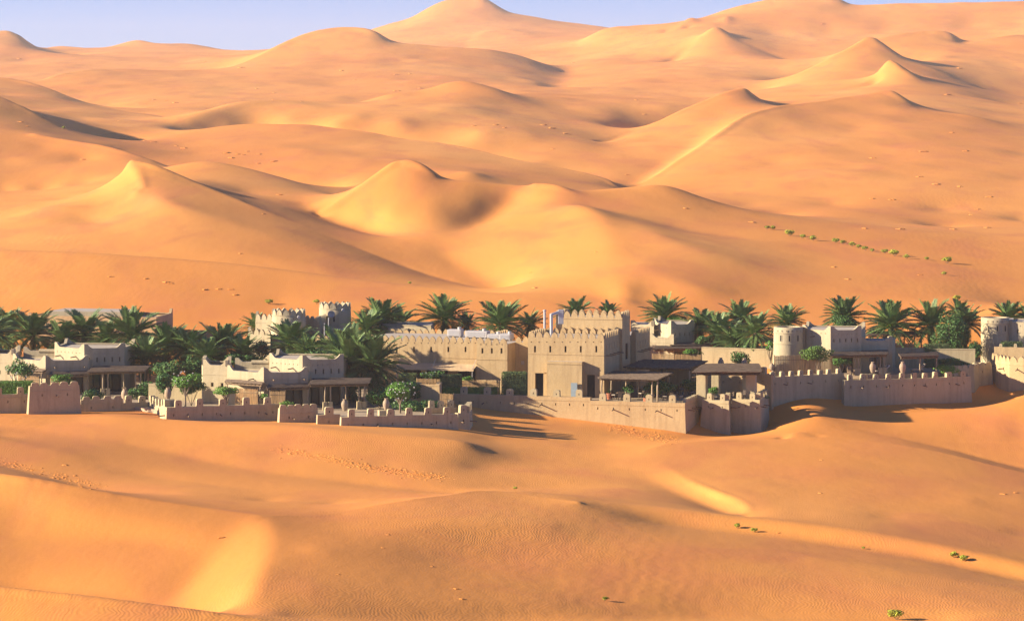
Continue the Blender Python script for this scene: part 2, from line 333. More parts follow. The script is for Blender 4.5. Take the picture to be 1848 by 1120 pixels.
def ground(x, y):
    r = np.interp(math.log(y), VL, np.arange(NV)); c = (x / y - U0) / (U1 - U0) * (NU - 1)
    r = min(max(r, 0), NV - 1.001); c = min(max(c, 0), NU - 1.001)
    i, j = int(r), int(c); a, b = r - i, c - j
    return float((H[i, j] * (1 - b) + H[i, j + 1] * b) * (1 - a) + (H[i + 1, j] * (1 - b) + H[i + 1, j + 1] * b) * a)
def hit(px, py, y0=100, y1=4500):
    """first point of the sand that a bearing meets"""
    y = y0
    while y < y1:
        x = X(px, y)
        if ground(x, y) >= Z(py, y): return Vector((x, y, ground(x, y)))
        y *= 1.002
    return None

def build_terrain():
    me = bpy.data.meshes.new('sand_dunes')
    co = np.stack([XX, YY, H], -1).reshape(-1, 3).astype(np.float32)
    idx = np.arange(NU * NV).reshape(NV, NU)
    q = np.stack([idx[:-1, :-1], idx[:-1, 1:], idx[1:, 1:], idx[1:, :-1]], -1).reshape(-1, 4)
    me.vertices.add(len(co)); me.vertices.foreach_set('co', co.ravel())
    me.loops.add(q.size); me.loops.foreach_set('vertex_index', q.ravel().astype(np.int32))
    me.polygons.add(len(q)); me.polygons.foreach_set('loop_start', np.arange(0, q.size, 4, dtype=np.int32))
    me.polygons.foreach_set('use_smooth', np.ones(len(q), bool))
    me.update(); me.validate()
    o = bpy.data.objects.new('sand_dunes', me); COL.objects.link(o); o['kind'] = 'structure'
    o['label'] = 'rolling orange desert sand dunes reaching to the horizon'
    return o

# sand: base colour patches, wind ripples as fine relief
def sand_material():
    m, n, l, b = new_mat('sand')
    geo = n.new('ShaderNodeNewGeometry').outputs['Position']
    big = noise(n, l, mapping(n, l, geo, (0.012, 0.006, 0.02)), 1.0, 4, 0.55)
    mid = noise(n, l, mapping(n, l, geo, (0.09, 0.035, 0.1), (0, 0, 0.3)), 1.0, 5, 0.6, 0.6)
    c = ramp(n, l, big, [(0.36, (0.68, 0.245, 0.043)), (0.5, (0.73, 0.288, 0.055)), (0.66, (0.78, 0.338, 0.075))])
    red = ramp(n, l, mid, [(0.48, (0, 0, 0)), (0.7, (1, 1, 1))])
    c = mixc(n, l, mth(n, l, 'MULTIPLY', red, 0.6), c, (0.60, 0.185, 0.065))
    fine = noise(n, l, mapping(n, l, geo, (1, 1, 1)), 6.0, 3, 0.7)
    c = mixc(n, l, 0.10, c, ramp(n, l, fine, [(0.3, (0.35, 0.17, 0.08)), (0.7, (0.85, 0.5, 0.25))]), 'MIX')
    l.new(c, b.inputs['Base Color']); b.inputs['Roughness'].default_value = 0.95
    b.inputs['Specular IOR Level'].default_value = 0.15
    # ripples: warped waves, strength broken into patches
    warp = n.new('ShaderNodeTexNoise'); warp.inputs['Scale'].default_value = 0.22; warp.inputs['Detail'].default_value = 3
    l.new(geo, warp.inputs['Vector'])
    va = n.new('ShaderNodeVectorMath'); va.operation = 'SCALE'; l.new(warp.outputs['Color'], va.inputs[0]); va.inputs['Scale'].default_value = 3.2
    vb = n.new('ShaderNodeVectorMath'); vb.operation = 'ADD'; l.new(geo, vb.inputs[0]); l.new(va.outputs[0], vb.inputs[1])
    wv = n.new('ShaderNodeTexWave'); wv.bands_direction = 'X'; wv.inputs['Scale'].default_value = 1.5
    wv.inputs['Distortion'].default_value = 2.5; wv.inputs['Detail'].default_value = 2; wv.inputs['Detail Scale'].default_value = 0.6
    l.new(mapping(n, l, vb.outputs[0], (1, 0.28, 0.3), (0, 0, 0.25)), wv.inputs['Vector'])
    patch = noise(n, l, mapping(n, l, geo, (0.05, 0.025, 0.05)), 1.0, 2, 0.5)
    pm = ramp(n, l, patch, [(0.42, (0.12, 0.12, 0.12)), (0.62, (1, 1, 1))])
    hgt = mth(n, l, 'MULTIPLY', wv.outputs['Fac'], pm)
    g2 = noise(n, l, mapping(n, l, geo, (0.5, 0.2, 0.5)), 1.0, 4, 0.6)
    w2 = n.new('ShaderNodeTexWave'); w2.bands_direction = 'X'; w2.inputs['Scale'].default_value = 0.30
    w2.inputs['Distortion'].default_value = 3.5; w2.inputs['Detail'].default_value = 2; w2.inputs['Detail Scale'].default_value = 0.8
    l.new(mapping(n, l, vb.outputs[0], (1, 0.22, 0.3), (0, 0, 0.4)), w2.inputs['Vector'])
    p2 = noise(n, l, mapping(n, l, geo, (0.022, 0.008, 0.02)), 1.0, 3, 0.55)
    h2 = mth(n, l, 'MULTIPLY', w2.outputs['Fac'], ramp(n, l, p2, [(0.5, (0, 0, 0)), (0.64, (1, 1, 1))]))
    hgt = mth(n, l, 'ADD', hgt, mth(n, l, 'MULTIPLY', h2, 1.2))
    hh = mth(n, l, 'ADD', mth(n, l, 'MULTIPLY', hgt, 0.007), mth(n, l, 'MULTIPLY', g2, 0.06))
    bump(n, l, b, hh, 0.8, 1.0)
    return m
SAND = sand_material()
dunes = build_terrain(); dunes.data.materials.append(SAND)
# ------------------------------------------------------------------ materials
def plaster(name, c0, c1, streak):
    m, n, l, b = new_mat(name)
    geo = n.new('ShaderNodeNewGeometry').outputs['Position']
    a = noise(n, l, geo, 0.5, 5, 0.6)
    c = ramp(n, l, a, [(0.3, c0), (0.7, c1)])
    st = noise(n, l, mapping(n, l, geo, (2.2, 2.2, 0.18)), 1.0, 4, 0.6)
    c = mixc(n, l, mth(n, l, 'MULTIPLY', ramp(n, l, st, [(0.48, (0, 0, 0)), (0.72, (1, 1, 1))]), 0.75), c, streak)
    sp = noise(n, l, geo, 9.0, 3, 0.7)
    c = mixc(n, l, 0.12, c, ramp(n, l, sp, [(0.3, (0.2, 0.16, 0.1)), (0.7, (0.75, 0.66, 0.5))]))
    l.new(c, b.inputs['Base Color']); b.inputs['Roughness'].default_value = 0.93; b.inputs['Specular IOR Level'].default_value = 0.15
    h = mth(n, l, 'ADD', noise(n, l, geo, 3.0, 4, 0.6), mth(n, l, 'MULTIPLY', noise(n, l, geo, 14.0, 3, 0.6), 0.35))
    bump(n, l, b, h, 0.5, 0.05)
    return m
CREAM = plaster('cream_plaster', (0.41, 0.34, 0.215), (0.48, 0.405, 0.265), (0.32, 0.25, 0.15))
TAN = plaster('tan_plaster', (0.45, 0.31, 0.15), (0.53, 0.38, 0.195), (0.35, 0.23, 0.115))
OUTER = plaster('weathered_plaster', (0.415, 0.34, 0.195), (0.49, 0.405, 0.24), (0.31, 0.245, 0.14))

def simple(name, c, rough=0.8, var=0.25, scale=6.0, spec=0.3, objrand=0.0, stretch=(1, 1, 1)):
    m, n, l, b = new_mat(name)
    tc = n.new('ShaderNodeTexCoord').outputs['Object']
    a = noise(n, l, mapping(n, l, tc, stretch), scale, 4, 0.6)
    lo = tuple(x * (1 - var) for x in c); hi = tuple(min(1, x * (1 + var)) for x in c)
    cc = ramp(n, l, a, [(0.3, lo), (0.7, hi)])
    if objrand:
        oi = n.new('ShaderNodeObjectInfo').outputs['Random']
        hs = n.new('ShaderNodeHueSaturation')
        l.new(mth(n, l, 'ADD', mth(n, l, 'MULTIPLY', oi, objrand), 1 - objrand / 2), hs.inputs['Value'])
        l.new(mth(n, l, 'ADD', mth(n, l, 'MULTIPLY', oi, -0.04 * objrand), 0.5 + 0.02 * objrand), hs.inputs['Hue'])
        l.new(cc, hs.inputs['Color']); cc = hs.outputs[0]
    l.new(cc, b.inputs['Base Color']); b.inputs['Roughness'].default_value = rough; b.inputs['Specular IOR Level'].default_value = spec
    return m
WOOD = simple('weathered_wood', (0.20, 0.14, 0.09), 0.85, 0.35, 5, 0.2, 0.2, (1, 1, 0.15))
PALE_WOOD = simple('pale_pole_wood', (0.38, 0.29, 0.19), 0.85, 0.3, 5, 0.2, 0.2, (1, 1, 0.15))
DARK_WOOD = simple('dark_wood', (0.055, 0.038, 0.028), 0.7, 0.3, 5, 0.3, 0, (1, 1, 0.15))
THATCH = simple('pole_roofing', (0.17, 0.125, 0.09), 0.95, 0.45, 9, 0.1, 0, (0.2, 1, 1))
REED = simple('reed', (0.44, 0.30, 0.16), 0.9, 0.4, 7, 0.1, 0.1, (1, 1, 0.1))
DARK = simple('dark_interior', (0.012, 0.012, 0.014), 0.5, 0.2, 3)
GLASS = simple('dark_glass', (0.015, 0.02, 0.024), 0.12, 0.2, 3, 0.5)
CLAY = simple('pale_clay', (0.36, 0.27, 0.19), 0.8, 0.18, 5, 0.2, 0.25)
TERRACOTTA = simple('terracotta', (0.36, 0.13, 0.07), 0.8, 0.2, 5, 0.2)
WHITE = simple('white_paint', (0.46, 0.44, 0.43), 0.6, 0.06, 3, 0.3)
METAL = simple('duct_metal', (0.45, 0.45, 0.47), 0.35, 0.08, 4, 0.5)
BLUEP = simple('pale_blue_panel', (0.27, 0.33, 0.37), 0.5, 0.1, 3)
PAVE = simple('terrace_paving_stone', (0.42, 0.33, 0.23), 0.9, 0.15, 1.5, 0.2)
ROOFM = simple('flat_roof_screed', (0.46, 0.40, 0.33), 0.9, 0.12, 1.0, 0.2)
AWN = simple('sand_canvas', (0.55, 0.40, 0.24), 0.85, 0.06, 2, 0.2)
CUSHION = simple('cushion', (0.5, 0.44, 0.36), 0.9, 0.06, 2, 0.2)
PALM = simple('palm_leaf', (0.145, 0.235, 0.075), 0.55, 0.35, 1.3, 0.35, 0.5)
PALM_DRY = simple('dry_palm_leaf', (0.25, 0.165, 0.075), 0.8, 0.3, 1.3, 0.2, 0.4)
TRUNK = simple('palm_trunk_bark', (0.11, 0.075, 0.05), 0.95, 0.5, 8, 0.1)
BARK = simple('grey_bark', (0.22, 0.17, 0.12), 0.9, 0.3, 8, 0.1)
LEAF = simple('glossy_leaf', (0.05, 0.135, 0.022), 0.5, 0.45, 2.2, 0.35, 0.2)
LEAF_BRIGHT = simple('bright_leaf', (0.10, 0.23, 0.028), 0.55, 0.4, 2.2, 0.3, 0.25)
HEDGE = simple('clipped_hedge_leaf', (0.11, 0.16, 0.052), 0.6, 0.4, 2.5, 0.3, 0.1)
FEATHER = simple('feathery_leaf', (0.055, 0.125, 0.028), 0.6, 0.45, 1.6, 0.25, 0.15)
DESERT = simple('desert_shrub_leaf', (0.34, 0.37, 0.045), 0.7, 0.35, 3, 0.2, 0.3)
PETAL = simple('white_petal', (0.80, 0.78, 0.68), 0.6, 0.05, 3)
BOUG = simple('flowering_vine_leaf', (0.10, 0.19, 0.03), 0.6, 0.5, 2.0, 0.3, 0.1)

# ------------------------------------------------------------------ object helpers
def link(o, parent=None):
    COL.objects.link(o)
    if parent is not None: o.parent = parent
    return o
def thing(name, label, cat, loc, group=None, rz=0.0):
    o = bpy.data.objects.new(name, None); COL.objects.link(o); o.empty_display_size = 0.3
    o.location = loc; o.rotation_euler = (0, 0, rz); o['label'] = label; o['category'] = cat
    if group: o['group'] = group
    return o
def tag(o, label, cat, group=None):
    o['label'] = label; o['category'] = cat
    if group: o['group'] = group
    return o
def mesh_from(bm, name, mats, smooth=False):
    me = bpy.data.meshes.new(name)
    bm.normal_update(); bm.to_mesh(me); bm.free()
    for m in (mats if isinstance(mats, (list, tuple)) else [mats]): me.materials.append(m)
    if smooth: me.polygons.foreach_set('use_smooth', np.ones(len(me.polygons), bool))
    return me
def part(name, bm, mats, parent=None, smooth=False, bevel=0.0):
    """bm is in place coordinates; the mesh is stored relative to its parent"""
    base = parent
    off = Vector((0, 0, 0))
    while base is not None: off += base.location; base = base.parent
    if parent is not None: bmesh.ops.translate(bm, vec=-off, verts=bm.verts)
    o = bpy.data.objects.new(name, mesh_from(bm, name, mats, smooth)); link(o, parent)
    if bevel:
        md = o.modifiers.new('bevel', 'BEVEL'); md.width = bevel; md.segments = 2; md.limit_method = 'ANGLE'; md.angle_limit = math.radians(40)
    return o
def origin(o, p):
    """move an unparented mesh's origin to its base"""
    o.data.transform(Matrix.Translation(-Vector(p))); o.location = p
    return o
def inst(name, me, parent, loc, rz=0.0, scale=(1, 1, 1), rot=None):
    o = bpy.data.objects.new(name, me); link(o, parent)
    off = Vector((0, 0, 0)); base = parent
    while base is not None: off += base.location; base = base.parent
    o.location = Vector(loc) - off; o.rotation_euler = rot if rot else (0, 0, rz); o.scale = scale
    return o
def quad(bm, a, b, c, d, mi=0):
    f = bm.faces.new([bm.verts.new(p) for p in (a, b, c, d)]); f.material_index = mi; return f
def box(bm, c, s, rz=0.0, taper=1.0, mi=0):
    cx, cy, cz = c; hx, hy, hz = s[0] / 2, s[1] / 2, s[2] / 2
    cr, sr = math.cos(rz), math.sin(rz); vs = []
    for dz, k in ((-hz, 1), (hz, taper)):
        for dx, dy in ((-hx, -hy), (hx, -hy), (hx, hy), (-hx, hy)):
            x, y = dx * k, dy * k
            vs.append(bm.verts.new((cx + x * cr - y * sr, cy + x * sr + y * cr, cz + dz)))
    for f in ((3, 2, 1, 0), (4, 5, 6, 7), (0, 1, 5, 4), (1, 2, 6, 5), (2, 3, 7, 6), (3, 0, 4, 7)):
        bm.faces.new([vs[i] for i in f]).material_index = mi
def beam(bm, p0, p1, r0, r1=None, n=7, mi=0, cap=True):
    p0 = Vector(p0); p1 = Vector(p1); r1 = r0 if r1 is None else r1
    ax = (p1 - p0).normalized(); u = ax.orthogonal().normalized(); v = ax.cross(u)
    A, B = [], []
    for i in range(n):
        t = 2 * math.pi * i / n; e = u * math.cos(t) + v * math.sin(t)
        A.append(bm.verts.new(p0 + e * r0)); B.append(bm.verts.new(p1 + e * r1))
    for i in range(n):
        j = (i + 1) % n; f = bm.faces.new((A[i], A[j], B[j], B[i])); f.material_index = mi; f.smooth = True
    if cap:
        bm.faces.new([bm.verts.new(v.co) for v in A[::-1]]).material_index = mi; bm.faces.new([bm.verts.new(v.co) for v in B]).material_index = mi
def lathe(bm, prof, n=20, c=(0, 0, 0), mi=0):
    rings = []
    for r, z in prof:
        rings.append([bm.verts.new((c[0] + r * math.cos(2 * math.pi * i / n), c[1] + r * math.sin(2 * math.pi * i / n), c[2] + z)) for i in range(n)])
    for a, b in zip(rings[:-1], rings[1:]):
        for i in range(n):
            j = (i + 1) % n; f = bm.faces.new((a[i], a[j], b[j], b[i])); f.material_index = mi; f.smooth = True
    for rg in (rings[0][::-1], rings[-1]): bm.faces.new([bm.verts.new(v.co) for v in rg])
def prism(bm, pts, z0, z1, mi=0):
    a = [bm.verts.new((p[0], p[1], z0)) for p in pts]; b = [bm.verts.new((p[0], p[1], z1)) for p in pts]
    n = len(pts)
    for i in range(n):
        j = (i + 1) % n; bm.faces.new((a[i], a[j], b[j], b[i])).material_index = mi
    bm.faces.new(a[::-1]).material_index = mi; bm.faces.new(b).material_index = mi

V2 = lambda p: Vector((p[0], p[1]))
def G(px, Y): return Vector((X(px, Y), Y))          # plan point
class Line:
    """a wall line in plan, A on the left and B on the right seen from outside"""
    def __init__(s, A, B): s.A = V2(A); s.B = V2(B); s.d = (s.B - s.A).normalized(); s.L = (s.B - s.A).length; s.n = Vector((s.d.y, -s.d.x))
    def at(s, px):           # distance along the wall of a bearing
        u = (px - 924.0) / F
        return (u * s.A.y - s.A.x) / (s.d.x - u * s.d.y)
    def p(s, t, out=0.0): return s.A + s.d * t + s.n * out
    def z(s, px, py): return Z(py, s.p(s.at(px)).y)

class Block:
    """walls of a building block on a counter-clockwise plan, with real recessed openings"""
    def __init__(s, poly, z0, z1, batter=0.0):
        s.poly = [V2(p) for p in poly]; s.z0 = z0; s.z1 = z1; s.N = len(poly); s.bat = batter
        s.holes = {i: [] for i in range(s.N)}
        s.low = []
        for i in range(s.N):
            a, b, c = s.poly[i - 1], s.poly[i], s.poly[(i + 1) % s.N]
            n1 = Vector(((b - a).y, -(b - a).x)).normalized(); n2 = Vector(((c - b).y, -(c - b).x)).normalized()
            m = (n1 + n2); m = m / max(0.4, m.dot(n1)) if m.length > 1e-6 else n1
            s.low.append(b + m * batter)
    def line(s, i): return Line(s.poly[i], s.poly[(i + 1) % s.N])
    def hole(s, i, t0, t1, za, zb, kind='window_slot', depth=0.3, mat=None): s.holes[i].append((t0, t1, za, zb, kind, depth, mat))
    def hole_px(s, i, x0, y0, x1, y1, kind='window_slot', depth=0.3, mat=None):
        L = s.line(i); a, b = L.at(x0), L.at(x1); ym = L.p((a + b) / 2).y
        s.hole(i, a, b, Z(y1, ym), Z(y0, ym), kind, depth, mat)
    def pt(s, i, t, z, inn=0.0):
        L = s.line(i); k = t / L.L; f = (z - s.z0) / (s.z1 - s.z0)
        lo = s.low[i].lerp(s.low[(i + 1) % s.N], k); hi = s.poly[i].lerp(s.poly[(i + 1) % s.N], k)
        q = lo.lerp(hi, f) - L.n * inn
        return Vector((q.x, q.y, z))
    def build(s, parent, mat, name='wall', roof=True, roof_mat=None, roof_z=None, bevel=0.0):
        bm = bmesh.new(); extra = []
        for i in range(s.N):
            L = s.line(i); hs = [h for h in s.holes[i] if h[0] > 0.02 and h[1] < L.L - 0.02]
            ts = sorted(set([0.0, L.L] + [v for h in hs for v in h[:2]])); zs = sorted(set([s.z0, s.z1] + [v for h in hs for v in (max(h[2], s.z0), min(h[3], s.z1))]))
            grid = {}
            def gv(a, b):
                if (a, b) not in grid: grid[(a, b)] = bm.verts.new(s.pt(i, ts[a], zs[b]))
                return grid[(a, b)]
            for a in range(len(ts) - 1):
                for b in range(len(zs) - 1):
                    tm = (ts[a] + ts[a + 1]) / 2; zm = (zs[b] + zs[b + 1]) / 2
                    if any(h[0] < tm < h[1] and h[2] < zm < h[3] for h in hs): continue
                    bm.faces.new((gv(a, b), gv(a + 1, b), gv(a + 1, b + 1), gv(a, b + 1)))
            for t0, t1, za, zb, kind, dep, hm in hs:
                tgt = bm if kind is None else bmesh.new(); frb = None
                za = max(za, s.z0); zb = min(zb, s.z1)
                f = [s.pt(i, t0, za), s.pt(i, t1, za), s.pt(i, t1, zb), s.pt(i, t0, zb)]
                g = [s.pt(i, t0, za, dep), s.pt(i, t1, za, dep), s.pt(i, t1, zb, dep), s.pt(i, t0, zb, dep)]
                for k in range(4):
                    j = (k + 1) % 4; quad(tgt, f[j], f[k], g[k], g[j], 0)
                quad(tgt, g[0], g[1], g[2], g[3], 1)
                if kind is not None:
                    if kind in ('door', 'window'):      # frame and a middle bar standing in the reveal
                        fr = [s.pt(i, t0, za, dep * 0.6), s.pt(i, t1, zb, dep * 0.6)]
                        rz = math.atan2(L.d.y, L.d.x); w_ = 0.09; hh = zb - za; frb = bmesh.new()
                        for tt in ([t0 + w_ / 2, t1 - w_ / 2] + ([(t0 + t1) / 2] if t1 - t0 > 1.1 else [])):
                            c = s.pt(i, tt, (za + zb) / 2, dep * 0.6); box(frb, c, (w_, 0.07, hh - 0.004), rz)
                        c = s.pt(i, (t0 + t1) / 2, zb - w_ / 2, dep * 0.6); box(frb, c, (t1 - t0 - 2 * w_, 0.06, w_), rz)
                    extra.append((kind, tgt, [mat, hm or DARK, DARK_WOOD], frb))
        if roof:
            rz = s.z1 if roof_z is None else roof_z
            f = bm.faces.new([bm.verts.new((p.x, p.y, rz)) for p in s.poly]); f.material_index = 1
        o = part(name, bm, [mat, roof_mat or ROOFM], parent, bevel=bevel)
        for kind, tb, ms, frb in extra:
            q = part(kind, tb, ms, parent)
            if frb is not None: part('frame', frb, DARK_WOOD, q)
        return o

def profile_panel(L, a, b, z0, prof, th, parent, mat, name='parapet', inset=0.0):
    """upright panel along a wall line from a to b; prof = [(distance from a, top height)]"""
    bm = bmesh.new(); F0, B0, F1, B1 = [], [], [], []
    for t, z in prof:
        p = L.p(a + t, -inset); q = L.p(a + t, -inset - th)
        F0.append(bm.verts.new((p.x, p.y, z0))); F1.append(bm.verts.new((p.x, p.y, z)))
        B0.append(bm.verts.new((q.x, q.y, z0))); B1.append(bm.verts.new((q.x, q.y, z)))
    for i in range(len(prof) - 1):
        bm.faces.new((F0[i], F0[i + 1], F1[i + 1], F1[i])); bm.faces.new((B0[i + 1], B0[i], B1[i], B1[i + 1]))
        bm.faces.new((F1[i], F1[i + 1], B1[i + 1], B1[i]))
    bm.faces.new((F0[0], F1[0], B1[0], B0[0])); bm.faces.new((F0[-1], B0[-1], B1[-1], F1[-1]))
    return part(name, bm, mat, parent)
def horns(Lm, zl, zr, zm, left=True, right=True, flat=0.34, sweep=0.62):
    """swept-up corners of a villa parapet"""
    pr = []
    if left:
        pr += [(0, zl), (flat * 0.35, zl + 0.035), (flat, zl)]
        for k in range(1, 8): t = k / 7; pr.append((flat + sweep * t, zm + (zl - zm) * (1 - t)**1.8))
    else: pr += [(0, zm)]
    if right:
        q = []
        for k in range(7, 0, -1): t = k / 7; q.append((Lm - flat - sweep * t, zm + (zr - zm) * (1 - t)**1.8))
        pr += q + [(Lm - flat, zr), (Lm - flat * 0.35, zr + 0.035), (Lm, zr)]
    else: pr += [(Lm, zm)]
    return pr
def villa_parapet(L, parent, z0, zm, zh, left=True, right=True, k=0, mat=None, th=0.3, trim=0.012, zl=None, zr=None):
    a = trim; b = L.L - trim; dz = 0.006 * k
    pr = horns(b - a, (zl or zh) + dz, (zr or zh) + dz, zm + dz, left, right)
    return profile_panel(L, a, b, z0, pr, th, parent, mat or CREAM, inset=0.004 + 0.004 * k)

def merlon_mesh(kind):
    bm = bmesh.new()
    if kind == 'pointed':
        w, h, t = 0.33, 0.62, 0.24
        half = [(w, 0), (w * 1.0, 0.12), (w * 0.93, 0.24), (w * 0.76, 0.37), (w * 0.5, 0.49), (w * 0.22, 0.575), (0, h)]
        mat = TAN
    elif kind == 'small':
        w, h, t = 0.25, 0.5, 0.2
        half = [(w, 0), (w * 0.98, 0.1), (w * 0.82, 0.24), (w * 0.5, 0.38), (w * 0.2, 0.47), (0, h)]
        mat = OUTER
    elif kind == 'scallop':
        w, h, t = 0.36, 0.34, 0.34
        half = [(w, 0), (w * 0.97, 0.15), (w * 0.86, 0.28), (w * 0.6, 0.33), (0, h)]
        mat = OUTER
    else:                       # rounded terrace post
        w, h, t = 0.27, 0.62, 0.42
        half = [(w * 1.04, 0), (w, 0.47), (w * 0.93, 0.55), (w * 0.78, 0.595), (w * 0.4, 0.615), (0, h)]
        mat = OUTER
    pts = half + [(-x, z) for x, z in half[-2::-1]]
    fr = [bm.verts.new((x, 0, z)) for x, z in pts]; bk = [bm.verts.new((x * (0.94), t, z)) for x, z in pts]
    bm.faces.new(fr); bm.faces.new(bk[::-1])
    for i in range(len(pts)):
        j = (i + 1) % len(pts); bm.faces.new((fr[j], fr[i], bk[i], bk[j]))
    if kind == 'post':          # little slot in the face
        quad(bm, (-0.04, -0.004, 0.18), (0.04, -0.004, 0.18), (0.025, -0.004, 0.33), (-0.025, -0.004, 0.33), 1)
    bmesh.ops.recalc_face_normals(bm, faces=bm.faces)
    return mesh_from(bm, 'merlon_' + kind, [mat, DARK])
MERLON = {k: merlon_mesh(k) for k in ('pointed', 'small', 'scallop', 'post')}
MER_CREAM = MERLON['small'].copy(); MER_CREAM.materials[0] = CREAM
MER_TAN_SMALL = MERLON['small'].copy(); MER_TAN_SMALL.materials[0] = TAN
def merlons(L, parent, z, pitch, kind='pointed', a=0.0, b=None, inset=0.01, me=None, scale=1.0):
    b = L.L if b is None else b
    n = max(1, int(round((b - a) / pitch)))
    rz = math.atan2(L.d.y, L.d.x)
    for i in range(n):
        t = a + (i + 0.5 + rnd.uniform(-.05, .05)) * (b - a) / n; p = L.p(t, -inset)
        j = rnd.uniform(0.9, 1.07)
        inst('merlon', me or MERLON[kind], parent, (p.x, p.y, z), rz + rnd.uniform(-0.02, 0.02), (scale * (b - a) / n / pitch, scale, scale * j))
def string_course(L, parent, z, mat, a=0.0, b=None, h=0.07, out=0.05):
    b = L.L if b is None else b
    bm = bmesh.new(); p0, p1 = L.p(a, out), L.p(b, out); q0, q1 = L.p(a, -0.05), L.p(b, -0.05)
    prism(bm, [p0, p1, q1, q0], z - h / 2, z + h / 2)
    return part('string_course', bm, mat, parent)
SPOUT_ME = None
def spout(L, parent, t, z, ln=0.7, drop=0.1):
    global SPOUT_ME
    if SPOUT_ME is None:
        bm = bmesh.new(); beam(bm, (0, 0.1, 0.0), (0, -0.72, -0.07), 0.065, 0.055, 6); SPOUT_ME = mesh_from(bm, 'water_spout', WOOD)
    p = L.p(t); inst('water_spout', SPOUT_ME, parent, (p.x, p.y, z), math.atan2(L.d.y, L.d.x))

# ------------------------------------------------------------------ pergola, reed screens, furniture
def pergola(label, corners, zf, zb, zg, posts, group='pole-roofed pergolas', th=0.12, plinths=True, pole=0.07, postmat=None, zgs=None):
    """corners: plan points FL, FR, BR, BL; zf/zb roof height front/back; posts: (u, v) positions across/along depth"""
    FL, FR, BR, BL = [V2(c) for c in corners]
    c = (FL + FR + BR + BL) / 4
    t = thing('pergola', label, 'pergola', (c.x, c.y, zg), group)
    def q(u, v): return FL.lerp(FR, u).lerp(BL.lerp(BR, u), v)
    def zz(v): return zf + (zb - zf) * v
    for u, v in posts:
        p = q(u, v); bm = bmesh.new(); z1 = zz(v) - 0.02; z0 = zg
        if plinths:
            bb = bmesh.new(); box(bb, (p.x, p.y, zg + 0.36), (0.42, 0.42, 0.78), 0.2, 0.94); z0 = zg + 0.7
        pts = [Vector((p.x + rnd.uniform(-.03, .03), p.y, z0 + (z1 - z0) * k / 3)) for k in range(4)]
        for a, b in zip(pts[:-1], pts[1:]): beam(bm, a, b, pole * rnd.uniform(0.92, 1.08), None, 7)
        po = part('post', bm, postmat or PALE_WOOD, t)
        if plinths: part('plinth', bb, OUTER, po)
    for v in (0.06, 0.94):
        bm = bmesh.new(); a, b = q(0.0, v), q(1.0, v); beam(bm, (a.x, a.y, zz(v) + 0.06), (b.x, b.y, zz(v) + 0.06), 0.085, None, 7); part('beam', bm, WOOD, t)
    Lw = (FR - FL).length; n = int(Lw / 0.45)
    for i in range(n + 1):
        u = i / n; bm = bmesh.new(); a, b = q(u, -0.06), q(u, 1.03); beam(bm, (a.x, a.y, zz(0) + 0.19), (b.x, b.y, zz(1) + 0.19), 0.05, None, 5); part('rafter', bm, WOOD, t)
    bm = bmesh.new()                                   # thin poles laid over the rafters
    D = (BL - FL).length; m = max(8, int(D / 0.1))
    for i in range(m):
        v = -0.07 + 1.12 * i / (m - 1); e0 = rnd.uniform(-0.035, 0.0); e1 = 1 + rnd.uniform(0.0, 0.035)
        a, b = q(e0, v), q(e1, v); h = zz(v) + 0.275 + rnd.uniform(-0.012, 0.02)
        mid = q(0.5, v); beam(bm, (a.x, a.y, h), (mid.x, mid.y, h + rnd.uniform(-0.02, 0.02)), 0.052, None, 5); beam(bm, (mid.x, mid.y, h), (b.x, b.y, h + rnd.uniform(-.02, .02)), 0.052, None, 5)
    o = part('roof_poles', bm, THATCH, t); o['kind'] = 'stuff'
    return t
def reed_screen(label, A, B, z0, z1, posts=2, group='reed screens'):
    L = Line(A, B); c = L.p(L.L / 2)
    t = thing('reed_screen', label, 'screen', (c.x, c.y, z0), group)
    bm = bmesh.new(); n = max(6, int(L.L / 0.055))
    for i in range(n):
        p = L.p((i + 0.5) * L.L / n, rnd.uniform(-0.012, 0.012)); h = z1 + rnd.uniform(-0.05, 0.04)
        beam(bm, (p.x, p.y, z0), (p.x + rnd.uniform(-.012, .012), p.y, h), 0.03, 0.026, 4)
    o = part('reed_panel', bm, REED, t); o['kind'] = 'stuff'
    for k in (0.22, 0.8):
        bm = bmesh.new(); a, b = L.p(0, 0.045), L.p(L.L, 0.045); z = z0 + (z1 - z0) * k; beam(bm, (a.x, a.y, z), (b.x, b.y, z), 0.024, None, 5); part('rail', bm, WOOD, t)
    for k in range(posts):
        p = L.p(L.L * k / max(1, posts - 1), -0.08); bm = bmesh.new(); beam(bm, (p.x, p.y, z0 - 0.1), (p.x, p.y, z1 + 0.08), 0.05, None, 6); part('post', bm, WOOD, t)
    return t
def urn_mesh(h=1.0):
    bm = bmesh.new()
    lathe(bm, [(r * h, z * h) for r, z in ((0.14, 0), (0.155, 0.02), (0.2, 0.14), (0.262, 0.32), (0.29, 0.5), (0.275, 0.66), (0.21, 0.8), (0.145, 0.87), (0.125, 0.915), (0.15, 0.955), (0.165, 1.0), (0.13, 1.0), (0.10, 0.93))], 20)
    return mesh_from(bm, 'urn_body', CLAY)
URN = urn_mesh()
def urn(label, px, py_base, Y, h=1.15, mat=None, squat=1.0):
    p = P(px, py_base, Y); o = bpy.data.objects.new('clay_urn', URN); COL.objects.link(o)
    o.location = p; o.scale = (h * squat, h * squat, h); o.rotation_euler = (0, 0, rnd.uniform(0, 6)); tag(o, label, 'urn', 'pale clay urns')
    return o
